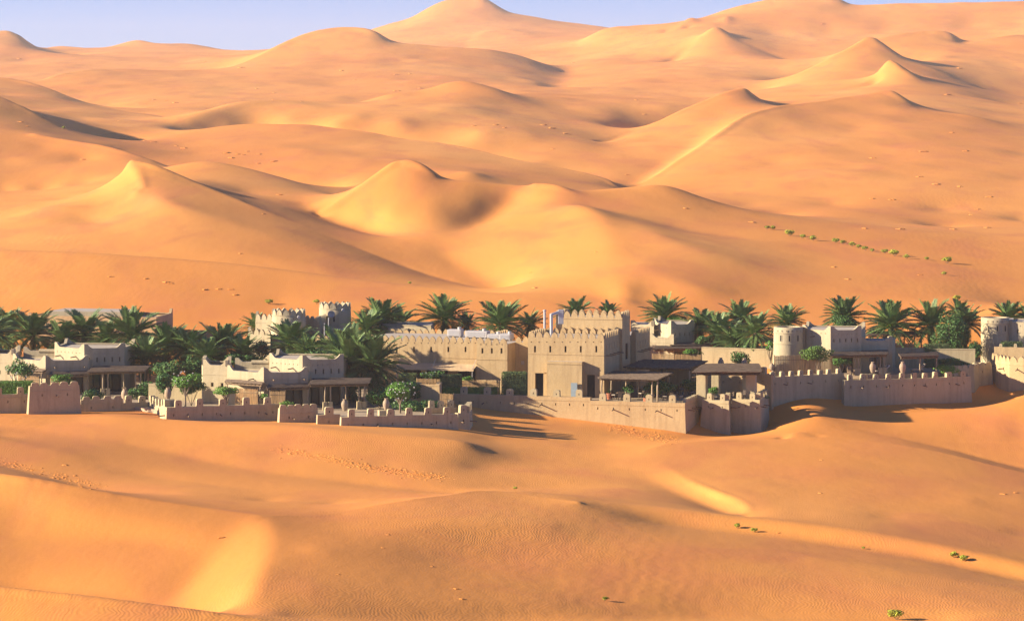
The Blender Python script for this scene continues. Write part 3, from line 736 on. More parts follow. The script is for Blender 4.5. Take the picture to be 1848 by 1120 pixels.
# ------------------------------------------------------------------ main building (front turned a little to the left)
TH = math.radians(16.0)
Dm = Vector((math.cos(TH), -math.sin(TH))); Bm = Vector((math.sin(TH), math.cos(TH)))
C0 = G(1090, 318)
def mp(a, b): return C0 + Dm * a + Bm * b
def ma(px, b):          # distance along the front direction for a bearing on the line at depth b
    return Line(mp(0, b), mp(1, b)).at(px)

def main_building():
    t = thing('fort_building', 'tall tan mud-plastered main building with pointed merlons and two dark doorways', 'building', (C0.x - 3, C0.y + 3, -0.4))
    # front block
    aL = ma(953, 0)
    zt = Z(611, 318); zs = Z(641, 318)
    b = Block([mp(aL, 0), mp(0, 0), mp(0, 6.6), mp(aL, 6.6)], -0.5, zt, 0.03)
    for px in (965.5, 993, 1020.5, 1048, 1076): b.hole_px(0, px - 1.7, 624, px + 1.7, 635.5)
    for k in range(10): b.hole_px(0, 958 + 14 * k, 616, 960 + 14 * k, 618, None, 0.15)
    b.hole_px(0, 966, 673, 981, 718.5, 'door', 0.35, GLASS)
    b.hole_px(0, 1059, 676, 1073.5, 718.5, 'door', 0.35, GLASS)
    for k in range(5): b.hole(1, 0.9 + 1.15 * k, 1.08 + 1.15 * k, zs + 0.35, zs + 1.1)
    b.build(t, TAN, 'wall', True, ROOFM, zt - 0.02)
    L0 = b.line(0); L1 = b.line(1)
    merlons(L0, t, zt, 0.8); merlons(L1, t, zt, 0.8, a=0.3)
    merlons(b.line(2), t, zt, 0.8); merlons(b.line(3), t, zt, 0.8, a=0.2)
    string_course(L0, t, zs, TAN); string_course(L1, t, zs, TAN)
    for k in range(4): spout(L1, t, 0.7 + 1.6 * k, zs - 0.05)
    # door surrounds
    for x0, x1, y0 in ((965, 982, 671.5), (1058, 1074.5, 674.5)):
        a, c = L0.at(x0), L0.at(x1); z = Z(y0, L0.p(a).y)
        bm = bmesh.new(); prism(bm, [L0.p(a - .08, 0.09), L0.p(c + .08, 0.09), L0.p(c + .08, -0.06), L0.p(a - .08, -0.06)], z - 0.06, z + 0.05); part('lintel', bm, TAN, t)
    # porch block between the doors
    pb = -0.72; a0, a1 = ma(987, pb), ma(1050, pb); zp = Z(652, 318.5)
    p = Block([mp(a0, pb), mp(a1, pb), mp(a1, 0.1), mp(a0, 0.1)], -0.5, zp, 0.02)
    p.build(t, TAN, 'porch'); string_course(p.line(0), t, zp - 0.24, TAN, h=0.09, out=0.05)
    string_course(p.line(1), t, zp - 0.24, TAN, b=0.7, h=0.09, out=0.05)
    # tower block behind
    a2 = 0.28; aT = ma(1003, 6.62); zt2 = Z(573, 324.4)
    q = Block([mp(aT, 6.62), mp(a2, 6.62), mp(a2, 10.0), mp(aT, 10.0)], -0.5, zt2)
    q.hole(1, 1.4, 2.6, 3.3, 5.0, 'window', 0.25, TAN); q.hole(1, 1.2, 2.2, 1.6, 2.2, 'window', 0.25)
    q.build(t, TAN, 'tower', True, ROOFM, zt2 - 0.02)
    merlons(q.line(0), t, zt2, 0.8); merlons(q.line(1), t, zt2, 0.72, a=0.25); merlons(q.line(2), t, zt2, 0.8); merlons(q.line(3), t, zt2, 0.72)
    string_course(q.line(0), t, zt2 - 0.2, TAN); string_course(q.line(1), t, zt2 - 0.2, TAN)
    # link and rear wing
    r = Block([mp(-6, 10.0), mp(0.02, 10.0), mp(0.02, 11.3), mp(-6, 11.3)], -0.5, 5.0); r.build(t, TAN, 'link_wall')
    a3 = 0.6; zt3 = 5.55
    s = Block([mp(-6, 11.3), mp(a3, 11.3), mp(a3, 17.7), mp(-6, 17.7)], -0.5, zt3)
    for k in range(5): s.hole(1, 0.8 + 1.15 * k, 0.98 + 1.15 * k, 4.1, 4.9)
    s.build(t, TAN, 'rear_wing'); merlons(s.line(1), t, zt3, 0.72, a=0.2); merlons(s.line(0), t, zt3, 0.8, a=5.4)
    string_course(s.line(1), t, 3.95, TAN)
    for k in range(4): spout(s.line(1), t, 0.7 + 1.6 * k, 3.9)
    # ---- long hall on the left
    b4 = 0.35; Lq = Line(mp(-25, b4), mp(0, b4)); zt4 = Lq.z(775, 616.5); zs4 = Lq.z(775, 644.6)
    aR = ma(861, b4); aLL = ma(640, b4)
    h = Block([mp(aLL, b4), mp(aR, b4), mp(aR, b4 + 12), mp(aLL, b4 + 12)], -0.5, zt4)
    for k in range(8): px = 716 + 31.0 * k - (62 if k < 0 else 0); (h.hole_px(0, px - 1.6, 625.5, px + 1.6, 635) if px < 850 else None)
    for k in range(17): h.hole_px(0, 662 + 12.2 * k, 617.6 + .3, 664 + 12.2 * k, 619.6 + .3, None, 0.12)
    for x0, x1 in ((728, 760), (769, 808), (826, 858)): h.hole_px(0, x0, 664.5, x1, 700, 'window', 0.3, GLASS)
    h.build(t, TAN, 'hall_wall', True, ROOFM, zt4 - 0.02)
    merlons(h.line(0), t, zt4, 0.74); merlons(h.line(2), t, zt4 - 0.15, 0.74); merlons(h.line(1), t, zt4, 0.8, a=5.2)
    string_course(h.line(0), t, zs4, TAN)
    # projecting bay
    b5 = b4 - 0.45; aB0 = ma(860, b5); aB1 = ma(915.5, b5)
    y = Block([mp(aB0, b5), mp(aB1, b5), mp(aB1, b5 + 0.9), mp(aB1 + 0.1, b5 + 2.6), mp(aL + 0.2, b5 + 2.6), mp(aL + 0.2, b5 + 5), mp(aB0, b5 + 5)], -0.5, zt4 - 0.03)
    for px in (870.5, 887.5, 905): y.hole_px(0, px - 1.7, 628, px + 1.7, 637.5)
    for k in range(5): y.hole_px(0, 867 + 9.6 * k, 620.3, 869 + 9.6 * k, 622.3, None, 0.12)
    y.hole(3, 0.6, 1.0, 3.0, 3.4, None, 0.1); y.hole(3, 0.3, 1.3, -0.1, 2.1, 'door', 0.3)
    y.build(t, TAN, 'bay', True, ROOFM, zt4 - 0.05)
    merlons(y.line(0), t, zt4 - 0.03, 0.74); merlons(y.line(3), t, zt4 - 0.03, 0.8)
    string_course(y.line(0), t, zs4 - 0.04, TAN); string_course(y.line(3), t, zs4 - 0.04, TAN)
    # canvas awning over the hall windows
    Lh = h.line(0); a0, a1 = Lh.at(722), Lh.at(862)
    w = thing('awning', 'sand-coloured canvas awning stretched along the hall windows', 'awning', (*Lh.p((a0 + a1) / 2), 2.4))
    bm = bmesh.new(); N = 24; z1 = Lh.z(790, 655.5); z0 = Lh.z(790, 664) + 0.05
    rows = []
    for i in range(N + 1):
        tt = a0 + (a1 - a0) * i / N; sag = 0.03 * math.sin(i * 1.3)
        row = [(Lh.p(tt, 0.02), z1), (Lh.p(tt, 0.7), z1 - 0.25 - sag), (Lh.p(tt, 1.5), z0 + sag * 0.4), (Lh.p(tt, 1.52), z0 - 0.16 + 0.02 * math.sin(i * 2.1))]
        rows.append([bm.verts.new((pp.x, pp.y, zz)) for pp, zz in row])
    for i in range(N):
        for k in range(3): bm.faces.new((rows[i][k], rows[i + 1][k], rows[i + 1][k + 1], rows[i][k + 1]))
    ob = part('canvas', bm, AWN, w); md = ob.modifiers.new('thick', 'SOLIDIFY'); md.thickness = 0.02
    for tt in (a0 + 0.1, (a0 + a1) / 2 - 0.3, a1 - 0.15):
        bm = bmesh.new(); p0 = Lh.p(tt, 0.02); p1 = Lh.p(tt, 1.45); beam(bm, (p0.x, p0.y, z1 + 0.5), (p1.x, p1.y, z0 + 0.03), 0.025, None, 5); part('stay', bm, WHITE, w)
        bm = bmesh.new(); beam(bm, (p1.x, p1.y, -0.2), (p1.x, p1.y, z0), 0.035, None, 6); part('pole', bm, WHITE, w)
    return t
main_building()

def roof_things():
    # silver flues beside the tower
    for px, y0, y1, Y, lb in ((983, 562, 600, 326, 'slim straight silver flue pipe left of the tower block'), (995, 566, 606, 323, 'thicker silver flue pipe bending towards the tower block')):
        p = P(px, y1 + 6, Y); top = P(px, y0, Y)
        o = thing('flue_pipe', lb, 'pipe', p)
        bm = bmesh.new(); beam(bm, p, top, 0.13 if px < 990 else 0.17, None, 12); part('pipe', bm, METAL, o)
        if px > 990:
            bm = bmesh.new(); beam(bm, top - Vector((0, 0, 0.1)), top + Vector((0.75, 0.5, 0.12)), 0.15, None, 12); part('elbow_duct', bm, METAL, o)
            bm = bmesh.new(); box(bm, top + Vector((1.0, 0.6, -0.35)), (0.55, 0.5, 1.5)); part('duct_box', bm, METAL, o, bevel=0.03)
        else:
            bm = bmesh.new(); lathe(bm, [(0.13, 0), (0.22, 0.05), (0.02, 0.2)], 12, top + Vector((0, 0, 0.03))); part('cap', bm, METAL, o)
    # pale plant boxes on the hall roof
    zr = Line(mp(-25, 0.35), mp(0, 0.35)).z(775, 616.5) - 0.02
    spec = [(862, 329, 2.4, 1.3, 0.68, 'wide pale air conditioner casing on the hall roof nearest the pointed back merlons'),
            (822, 331, 1.5, 1.2, 0.7, 'small pale air conditioner casing at the left end of the hall roof'),
            (893, 327, 1.3, 1.2, 0.5, 'squat white air conditioner casing between two larger ones on the hall roof'),
            (914, 326, 1.2, 1.5, 0.6, 'pale air conditioner casing standing at the bay end of the hall roof')]
    for px, Y, w_, d_, h_, lb in spec:
        x = X(px, Y); o = thing('roof_unit', lb, 'air conditioner', (x, Y, zr), 'air conditioners on the hall roof', -TH)
        bm = bmesh.new(); box(bm, (0, 0, h_ / 2 + 0.1), (w_, d_, h_)); me = mesh_from(bm, 'casing', WHITE); c = bpy.data.objects.new('casing', me); link(c, o)
        md = c.modifiers.new('bevel', 'BEVEL'); md.width = 0.03
        for k in range(5):
            bm = bmesh.new(); box(bm, (0, -d_ / 2 - 0.012, 0.25 + k * (h_ - 0.2) / 5), (w_ * 0.8, 0.03, 0.05)); link(bpy.data.objects.new('louvre', mesh_from(bm, 'louvre', METAL)), o)
        for sx in (-1, 1):
            bm = bmesh.new(); box(bm, (sx * w_ * 0.4, 0, 0.05), (0.1, d_ * 0.9, 0.1)); link(bpy.data.objects.new('foot', mesh_from(bm, 'foot', METAL)), o)
        bm = bmesh.new(); beam(bm, (w_ * 0.3, 0, h_ + 0.1), (w_ * 0.3, 0, h_ + 0.34), 0.2, None, 12); link(bpy.data.objects.new('fan_cowl', mesh_from(bm, 'fan_cowl', WHITE)), o)
roof_things()

def service_block():
    # low flat-roofed block seen above the hall, behind the palms
    t = thing('service_block', 'low pale flat-roofed service block behind the hall merlons', 'building', (X(737, 344), 346, 0))
    b = Block([G(690, 345), G(778, 343), G(784, 349), G(698, 351)], -0.4, Z(586, 344)); b.hole_px(0, 705, 592, 716, 600, 'window', 0.2); b.build(t, CREAM)
    b2 = Block([G(700, 344), G(736, 343.5), G(737, 345.5), G(702, 346)], Z(600, 344), Z(592, 344)); b2.build(t, CREAM, 'step')
    string_course(b.line(0), t, Z(586, 344) - 0.05, CREAM, h=0.1)
service_block()

def round_tower(name, label, px, Y, r0, r1, zb, zt, mat, parent=None, mer=True, courses=(), slots=0, me=None, holes=0, door=None, cat='tower', rim=0.12):
    c = G(px, Y); t = parent or thing(name, label, cat, (c.x, c.y, zb))
    bm = bmesh.new(); n = 40; prof = []
    for k in range(9):
        f = k / 8; prof.append((r0 + (r1 - r0) * (1 - (1 - f)**1.3), zb + (zt - zb) * f))
    rings = [[bm.verts.new((c.x + r * math.cos(2 * math.pi * i / n), c.y + r * math.sin(2 * math.pi * i / n), z)) for i in range(n)] for r, z in prof]
    for a, b in zip(rings[:-1], rings[1:]):
        for i in range(n):
            j = (i + 1) % n; f = bm.faces.new((a[i], a[j], b[j], b[i])); f.smooth = True
    # rim and sunken roof
    rin = [bm.verts.new((c.x + (r1 - 0.28) * math.cos(2 * math.pi * i / n), c.y + (r1 - 0.28) * math.sin(2 * math.pi * i / n), zt)) for i in range(n)]
    rlo = [bm.verts.new((v.co.x, v.co.y, zt - 0.5)) for v in rin]
    for i in range(n):
        j = (i + 1) % n; bm.faces.new((rings[-1][i], rings[-1][j], rin[j], rin[i])); bm.faces.new((rin[i], rin[j], rlo[j], rlo[i]))
    bm.faces.new(rlo)
    part('tower_wall', bm, mat, t)
    for z in courses:
        f = (z - zb) / (zt - zb); r = r0 + (r1 - r0) * (1 - (1 - f)**1.3); bm = bmesh.new()
        A = []
        for rr, zz in ((r - .03, z - .05), (r + .05, z - .04), (r + .05, z + .03), (r - .03, z + .05)):
            A.append([bm.verts.new((c.x + rr * math.cos(2 * math.pi * i / n), c.y + rr * math.sin(2 * math.pi * i / n), zz)) for i in range(n)])
        for a, b in zip(A, A[1:] + A[:1]):
            for i in range(n):
                j = (i + 1) % n; bm.faces.new((a[i], a[j], b[j], b[i]))
        part('string_course', bm, mat, t)
    if mer:
        k = int(2 * math.pi * r1 / 0.78)
        for i in range(k):
            a = 2 * math.pi * (i + 0.3) / k; rr = r1 - 0.02
            inst('merlon', me or MERLON['pointed'], t, (c.x + rr * math.cos(a), c.y + rr * math.sin(a), zt - 0.01), a + math.pi / 2, (1.05, 1.0, 1.0))
    def niche(name_, ang, za, zz, w_, d_, m_):
        f = ((za + zz) / 2 - zb) / (zt - zb); r = r0 + (r1 - r0) * (1 - (1 - f)**1.3)
        bm = bmesh.new(); ca, sa = math.cos(ang), math.sin(ang); tx, ty = -sa, ca; hw = w_ / 2
        o_ = [Vector((c.x + (r + 0.015) * ca + s_ * hw * tx, c.y + (r + 0.015) * sa + s_ * hw * ty, z_)) for s_, z_ in ((-1, za), (1, za), (1, zz), (-1, zz))]
        # raised frame round a dark slot
        fo = [Vector((c.x + (r + 0.03) * ca + s_ * (hw + .05) * tx, c.y + (r + 0.03) * sa + s_ * (hw + .05) * ty, z_)) for s_, z_ in ((-1, za - .05), (1, za - .05), (1, zz + .05), (-1, zz + .05))]
        fi = [Vector((c.x + (r + 0.03) * ca + s_ * hw * tx, c.y + (r + 0.03) * sa + s_ * hw * ty, z_)) for s_, z_ in ((-1, za), (1, za), (1, zz), (-1, zz))]
        for i in range(4):
            j = (i + 1) % 4; quad(bm, fo[i], fo[j], fi[j], fi[i], 0); quad(bm, fi[i], fi[j], o_[j], o_[i], 0)
        quad(bm, *o_, 1); bmesh.ops.recalc_face_normals(bm, faces=bm.faces)
        part(name_, bm, [mat, m_], t)
    for i in range(slots):
        ang = -math.pi / 2 + (i - (slots - 1) / 2) * 0.62; niche('window_slot', ang, zt - 1.45, zt - 0.85, 0.16, 0.2, DARK)
    for i in range(holes):
        ang = -math.pi / 2 + (i - (holes - 1) / 2) * 0.36; niche('vent_hole', ang, zt - 0.42, zt - 0.32, 0.07, 0.1, DARK)
    if door:
        ang, za, zz, w_ = door; niche('doorway', ang, za, zz, w_, 0.2, DARK)
    return t

def fort_group():
    z1 = Z(567, 339); z2 = Z(555, 345)
    t1 = round_tower('round_tower', 'round tapering cream tower crowned with pointed merlons, shorter one behind a palm', 521, 339, 2.35, 1.82, 0, z1, CREAM, slots=1, courses=(z1 - 0.05,), me=MERC, holes=3)
    t2 = round_tower('round_tower', 'taller round cream tower crowned with pointed merlons carrying a white dish', 604.5, 345, 2.25, 1.75, 0, z2, CREAM, slots=1, courses=(z2 - 0.05,), me=MERC, holes=0)
    for t, px, py, Y in ((t1, 539, 572, 337.2), (t2, 619, 559, 343.2)):
        p = P(px, py, Y); bm = bmesh.new(); beam(bm, p + Vector((0, 0.5, 0)), p, 0.09, None, 10); beam(bm, p + Vector((0, -.01, 0)), p + Vector((.02, -0.12, -.03)), 0.17, 0.15, 12); part('floodlight', bm, WHITE, t)
    # dish
    p = P(598, 566, 343.05); d = thing('satellite_dish', 'small round white satellite dish on the taller tower', 'dish', p)
    bm = bmesh.new()
    lathe(bm, [(0.02, 0.0), (0.18, 0.02), (0.32, 0.08), (0.40, 0.15), (0.41, 0.16), (0.32, 0.1), (0.02, 0.03)], 18)
    bmesh.ops.rotate(bm, cent=(0, 0, 0), matrix=Matrix.Rotation(math.radians(100), 3, 'X'), verts=bm.verts); bmesh.ops.translate(bm, vec=p, verts=bm.verts)
    part('reflector', bm, WHITE, d)
    bm = bmesh.new(); beam(bm, p + Vector((0, 0, 0.0)), p + Vector((0.05, 0.35, -0.4)), 0.04, None, 6); part('arm', bm, METAL, d)
    # stepped fort walls
    t = thing('fort_wall', 'stepped cream fort wall with pointed merlons left of the shorter round tower', 'wall', (X(470, 338), 338, 0))
    b = Block([G(461, 341), G(491, 340), G(491, 345), G(463, 346)], -0.3, Z(577, 340)); b.build(t, CREAM); merlons(b.line(0), t, b.z1, 0.8, me=MERC); merlons(b.line(3), t, b.z1, 0.8, me=MERC); string_course(b.line(0), t, b.z1 - 0.35, CREAM)
    b = Block([G(447, 338), G(488, 336.5), G(489, 340), G(449, 341)], -0.3, Z(604, 337)); b.hole_px(0, 462, 617, 464.5, 624); b.build(t, CREAM, 'lower_wall'); merlons(b.line(0), t, b.z1, 0.8, me=MERC); merlons(b.line(3), t, b.z1, 0.8, me=MERC)
    t = thing('fort_wall', 'cream fort wall with pointed merlons linking the two round towers', 'wall', (X(570, 341), 342, 0))
    b = Block([G(549, 341), G(576, 339.5), G(596, 345.5), G(570, 346)], -0.3, Z(580, 340)); b.build(t, CREAM); merlons(b.line(0), t, b.z1, 0.8, me=MERC); merlons(b.line(1), t, b.z1, 0.7, me=MERC); string_course(b.line(0), t, b.z1 - 0.35, CREAM)
    t = thing('fort_wall', 'low tan wall with widely spaced pointed merlons below the taller round tower', 'wall', (X(600, 334), 334, 0))
    b = Block([G(566, 334), G(688, 331), G(690, 335), G(568, 338)], -0.3, Z(617, 333)); b.build(t, TAN)
    for k in range(7): b_ = k
    merlons(b.line(0), t, b.z1, 1.0, scale=1.1)
    for px in (585.5, 593):
        p = P(px, 612, 336); bm = bmesh.new(); top = P(px, 573 if px > 590 else 583, 336); beam(bm, p, top, 0.05, None, 8)
        o = part('vent_pipe', bm, METAL); origin(o, p); tag(o, 'taller thin vent pipe before the linking fort wall' if px > 590 else 'shorter thin vent pipe before the linking fort wall', 'pipe', 'vent pipes by the fort towers')
    p = P(618, 596, 341.5); bm = bmesh.new(); box(bm, p + Vector((0, 0, 0.12)), (3.2, 1.6, 0.14)); o = part('roof_slab', bm, ROOFM); origin(o, p - Vector((0, 0, 0.0)))
    tag(o, 'thin dark-edged roof slab at the foot of the taller tower', 'roof')
MERC = MERLON['pointed'].copy(); MERC.materials[0] = CREAM
fort_group()

def long_house():
    # low long building at the back left
    t = thing('long_house', 'long low tan house with a flat roof behind the palms', 'building', (X(180, 365.0), 367.0, 1.5))
    zt = Z(571, 362.0)
    b = Block([G(50, 363.0), G(282, 360.0), G(312, 368.0), G(100, 373.0)], 1.0, zt)
    for k in range(6): b.hole_px(0, 90 + 30 * k, 578, 92 + 30 * k, 580, None, 0.1)
    b.build(t, TAN, 'wall', True, ROOFM, zt - 0.35)
    L = b.line(0); villa_parapet(L, t, zt, zt + 0.05, zt + 0.35, True, False, 0, TAN); villa_parapet(b.line(1), t, zt, zt + 0.05, zt + 0.55, False, True, 1, TAN); villa_parapet(b.line(2), t, zt, zt + 0.05, zt + 0.3, False, False, 0, TAN)
    string_course(L, t, zt - 0.62, TAN)
    c = Block([G(84, 365.0), G(238, 363.5), G(243, 369.0), G(118, 371.0)], zt - 0.4, zt + 0.42); c.build(t, CREAM, 'raised_roof')
    villa_parapet(c.line(1), t, zt + 0.42, zt + 0.47, zt + 0.75, False, True, 0, CREAM)
long_house()

# ------------------------------------------------------------------ villas
def villa(T, tag_text, zb, extra_left=True):
    """villa: tall block with swept parapets, low front block, rear-left block; T moves the whole plan"""
    T2 = Vector((T[0], T[1])); dz = T[2]
    g = lambda px, Y: G(px, Y) + T2
    base = g(540, 306)
    t = thing('villa', tag_text, 'villa', (base.x, base.y, zb), 'villas of the resort')
    zt, zs = 4.72 + dz, 3.08 + dz
    # tall block
    P0, P1, P2 = g(486, 309), g(546, 306), g(620, 307.4)
    b = Block([P0, P1, P2, g(634, 313.5), g(500, 314.5)], zb - 0.3, zt)
    L0, L1 = b.line(0), b.line(1)
    for k in range(7): a = (k + 0.75) * L0.L / 8; b.hole(0, a, a + 0.1, zt - 0.42, zt - 0.32, None, 0.12)
    for k in range(7): a = (k + 0.75) * L1.L / 8; b.hole(1, a, a + 0.11, zt - 0.46, zt - 0.34, None, 0.12)
    for k in range(5): a = (k + 0.62) * L1.L / 5.3; b.hole(1, a, a + 0.13, zt - 1.3, zt - 0.82, 'window_slot')
    b.hole(1, 0.35, 1.75, zb - 0.1, zb + 2.15, 'door', 0.3, GLASS); b.hole(1, 2.1, 3.9, zb - 0.1, zb + 2.15, 'door', 0.3, GLASS)
    b.build(t, CREAM, 'tall_block', True, ROOFM, zt - 0.05)
    for k, i in enumerate((0, 1, 2, 3, 4)): villa_parapet(b.line(i), t, zt, zt + 0.12, zt + 0.56, True, True, k % 2, CREAM)
    string_course(L1, t, zs, CREAM, h=0.06, out=0.035)
    for a in (0.9, 3.3): spout(L0, t, a if a < L0.L else L0.L - .5, zt - 0.75)
    # low front block
    q = Block([g(410, 306.8), g(476, 303.6), g(556, 304.9), g(560, 306.4), g(545, 306.0), g(486, 308.9), g(420, 310)], zb - 0.3, 3.72 + dz)
    M0, M1 = q.line(0), q.line(1)
    q.hole(1, 0.6, 1.7, zb, zb + 2.0, 'door', 0.3, GLASS); q.hole(1, 2.2, 3.9, zb + 0.1, zb + 2.0, 'window', 0.3, GLASS)
    q.build(t, CREAM, 'low_block', True, ROOFM, 3.55 + dz)
    villa_parapet(M0, t, q.z1, q.z1 + 0.06, q.z1 + 0.55, True, True, 0, CREAM); villa_parapet(M1, t, q.z1, q.z1 + 0.05, q.z1 + 0.5, True, True, 1, CREAM)
    string_course(M0, t, zs, CREAM, h=0.06, out=0.035); string_course(M1, t, zs, CREAM, b=M1.L - 0.05, h=0.06, out=0.035)
    spout(M0, t, M0.L * 0.72, zs + 0.05); spout(M1, t, 0.9, zs + 0.05); spout(M1, t, M1.L - 0.5, zs + 0.05)
    # rear-left block
    if extra_left:
        r = Block([g(364, 309.3), g(366, 308.4), g(412, 307.3), g(418, 312.5), g(368, 313.5)], zb - 0.3, 4.12 + dz)
        for k in range(2): r.hole(1, 0.9 + 1.1 * k, 1.2 + 1.1 * k, zb + 1.7, zb + 2.1, 'window_slot')
        r.build(t, CREAM, 'rear_block', True, ROOFM, 3.9 + dz)
        villa_parapet(r.line(1), t, r.z1, r.z1 + 0.06, r.z1 + 0.58, True, True, 1, CREAM); villa_parapet(r.line(2), t, r.z1, r.z1 + 0.06, r.z1 + 0.58, True, True, 0, CREAM); villa_parapet(r.line(3), t, r.z1, r.z1 + 0.06, r.z1 + 0.5, True, True, 1, CREAM)
        villa_parapet(r.line(4), t, r.z1, r.z1 + 0.5, r.z1 + 0.58, True, True, 0, CREAM)
        string_course(r.line(1), t, zs + 0.15, CREAM, h=0.06, out=0.035)
        # rolled yard wall behind the low block
        w_ = Block([g(424, 311.5), g(487, 311.0), g(488, 313.2), g(426, 313.6)], zb - 0.3, 4.1 + dz); w_.build(t, CREAM, 'yard_wall')
        villa_parapet(w_.line(0), t, w_.z1, w_.z1 + 0.12, w_.z1 + 0.5, True, False, 0, CREAM)
        bm = bmesh.new(); a, c_ = w_.line(0).p(1.7, -0.1), w_.line(0).p(w_.line(0).L - 0.1, -0.1); beam(bm, (a.x, a.y, 4.2 + dz), (c_.x, c_.y, 4.2 + dz), 0.22, None, 14); part('rolled_coping', bm, CREAM, t)
        bm = bmesh.new(); p = M0.p(M0.L * 0.86, -1.2); beam(bm, (p.x - .5, p.y + 1.2, 4.1 + dz), (p.x + .25, p.y + .2, 3.75 + dz), 0.06, None, 5); part('roof_rail', bm, WHITE, t)
    # pergolas
    pz = 2.62 + dz
    pergola('deep pole-roofed pergola on stone plinths in front of %s' % tag_text.split(' with ')[0], [g(560, 301.2), g(664, 302.4), g(668, 306.9), g(566, 305.9)], pz - 0.02, pz + 0.1, zb,
            [(0.25, 0.06), (0.345, 0.06), (0.60, 0.35), (0.84, 0.06), (0.93, 0.06), (0.93, 0.9)])
    pergola('small pole-roofed porch at the low block of %s' % tag_text.split(' with ')[0], [g(482, 302.2), g(557, 303.3), g(560, 304.7), g(486, 303.5)], 2.18 + dz, 2.36 + dz, zb, [(0.42, 0.08), (0.98, 0.08), (0.05, 0.5)], plinths=False, pole=0.055)
    if extra_left:
        pergola('thin pole-roofed side porch at the sunny side of %s' % tag_text.split(' with ')[0], [g(407, 304.9), g(472, 302.2), g(478, 303.9), g(411, 306.4)], 2.55 + dz, 2.62 + dz, zb, [(0.05, 0.1), (0.96, 0.1)], plinths=False, pole=0.05, th=0.08)
        reed_screen('upright reed screen under the side porch of %s' % tag_text.split(' with ')[0], g(424, 303.7), g(465, 302.3), zb, zb + 1.95)
        reed_screen('short reed screen beside the small porch of %s' % tag_text.split(' with ')[0], g(487, 302.0), g(515, 301.7), zb, zb + 1.8)
    return t
villa((0, 0, 0), 'cream villa beside the big palm with swept-up parapet corners', 0.35)
T1 = G(152, 320.6) - G(546, 306)
villa((T1.x, T1.y, 0.0), 'cream villa beside the long low house with swept-up parapet corners', 0.35)

def villa_right():
    zb = 1.6
    t = thing('villa', 'cream villa with a round corner tower and swept-up parapet corners', 'villa', (X(1500, 330), 331, zb), 'villas of the resort')
    zt = Z(597, 329.5); zs = Z(628, 329)
    b = Block([G(1448, 331.5), G(1499, 329), G(1554, 330), G(1562, 336), G(1456, 337)], zb - 0.3, zt); L0, L1 = b.line(0), b.line(1)
    for k in range(5): a = (k + 0.9) * L0.L / 6; b.hole(0, a, a + 0.1, zt - 0.32, zt - 0.22, None, 0.12)
    for k in range(6): a = (k + 0.7) * L1.L / 7; b.hole(1, a, a + 0.1, zt - 0.4, zt - 0.3, None, 0.12)
    for k in range(5): a = (k + 0.5) * L1.L / 5.2; b.hole(1, a, a + 0.11, zt - 1.2, zt - 0.8, 'window_slot')
    b.hole(1, 0.8, 2.6, zb, zb + 2.2, 'door', 0.3, GLASS)
    b.build(t, CREAM, 'tall_block', True, ROOFM, zt - 0.05)
    for k in range(5): villa_parapet(b.line(k), t, zt, zt + 0.08, zt + 0.5, True, True, k % 2, CREAM)
    string_course(L1, t, zs, CREAM, h=0.06, out=0.035); spout(L0, t, 1.6, zt - 0.6)
    z2 = Z(616, 331)
    q = Block([G(1553.5, 330.6), G(1610, 331.6), G(1616, 336), G(1560, 336)], zb - 0.3, z2); q.hole(0, 1.0, 2.5, zb, zb + 2.2, 'door', 0.3, GLASS); q.build(t, CREAM, 'low_block', True, ROOFM, z2 - 0.1)
    villa_parapet(q.line(0), t, z2, z2 + 0.06, z2 + 0.5, True, True, 0, CREAM); villa_parapet(q.line(1), t, z2, z2 + 0.06, z2 + 0.5, True, False, 1, CREAM); string_course(q.line(0), t, zs, CREAM, h=0.06, out=0.035)
    round_tower('', '', 1422.5, 331, 1.62, 1.55, zb - 0.3, Z(591, 329.5), CREAM, parent=t, mer=False, courses=(Z(601, 329.5), Z(620.5, 329.5)), slots=3, holes=6)
    w_ = Block([G(1440, 331.2), G(1452, 330.8), G(1456, 334), G(1440, 334)], zb - 0.3, Z(594, 331)); w_.build(t, CREAM, 'tower_link')
    pergola('deep pole-roofed pergola before the villa with the round tower', [G(1502, 325.5), G(1600, 327.2), G(1600, 331.2), G(1504, 329.8)], Z(641, 326) - .25, Z(634, 330) - .25, zb, [(0.42, 0.06), (0.48, 0.06), (0.885, 0.06), (0.96, 0.06)])
    pergola('square pole-roofed pergola over the terrace seats near the palms', [G(1626, 326), G(1692, 327.5), G(1690, 331.8), G(1622, 330.5)], Z(643, 326.5) - .25, Z(637, 331) - .25, zb, [(0.52, 0.06), (0.97, 0.06), (0.08, 0.7)], plinths=False)
    reed_screen('tall reed screen below the round corner tower', G(1398, 325.5), G(1502, 327), zb - 0.2, Z(641, 326), 3)
    # lean-to canopy behind
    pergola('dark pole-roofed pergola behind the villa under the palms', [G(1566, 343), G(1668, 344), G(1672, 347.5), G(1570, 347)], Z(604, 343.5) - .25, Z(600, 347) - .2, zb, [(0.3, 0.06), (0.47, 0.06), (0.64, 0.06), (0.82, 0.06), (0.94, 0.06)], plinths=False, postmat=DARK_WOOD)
    # garden wall behind
    g_ = thing('garden_wall', 'long low shaded garden wall behind the pergolas and palms', 'wall', (X(1680, 338), 338, zb)); w2 = Block([G(1612, 336.2), G(1760, 334.5), G(1760, 335.0), G(1612, 336.7)], zb - 0.3, Z(630, 335.5)); w2.build(g_, OUTER, 'wall_body', roof_mat=OUTER)
    bm = bmesh.new(); Lg = w2.line(0); prism(bm, [Lg.p(0, .04), Lg.p(Lg.L, .04), Lg.p(Lg.L, -.55), Lg.p(0, -.55)], w2.z1 + 0.002, w2.z1 + 0.09); part('coping', bm, OUTER, g_)
villa_right()

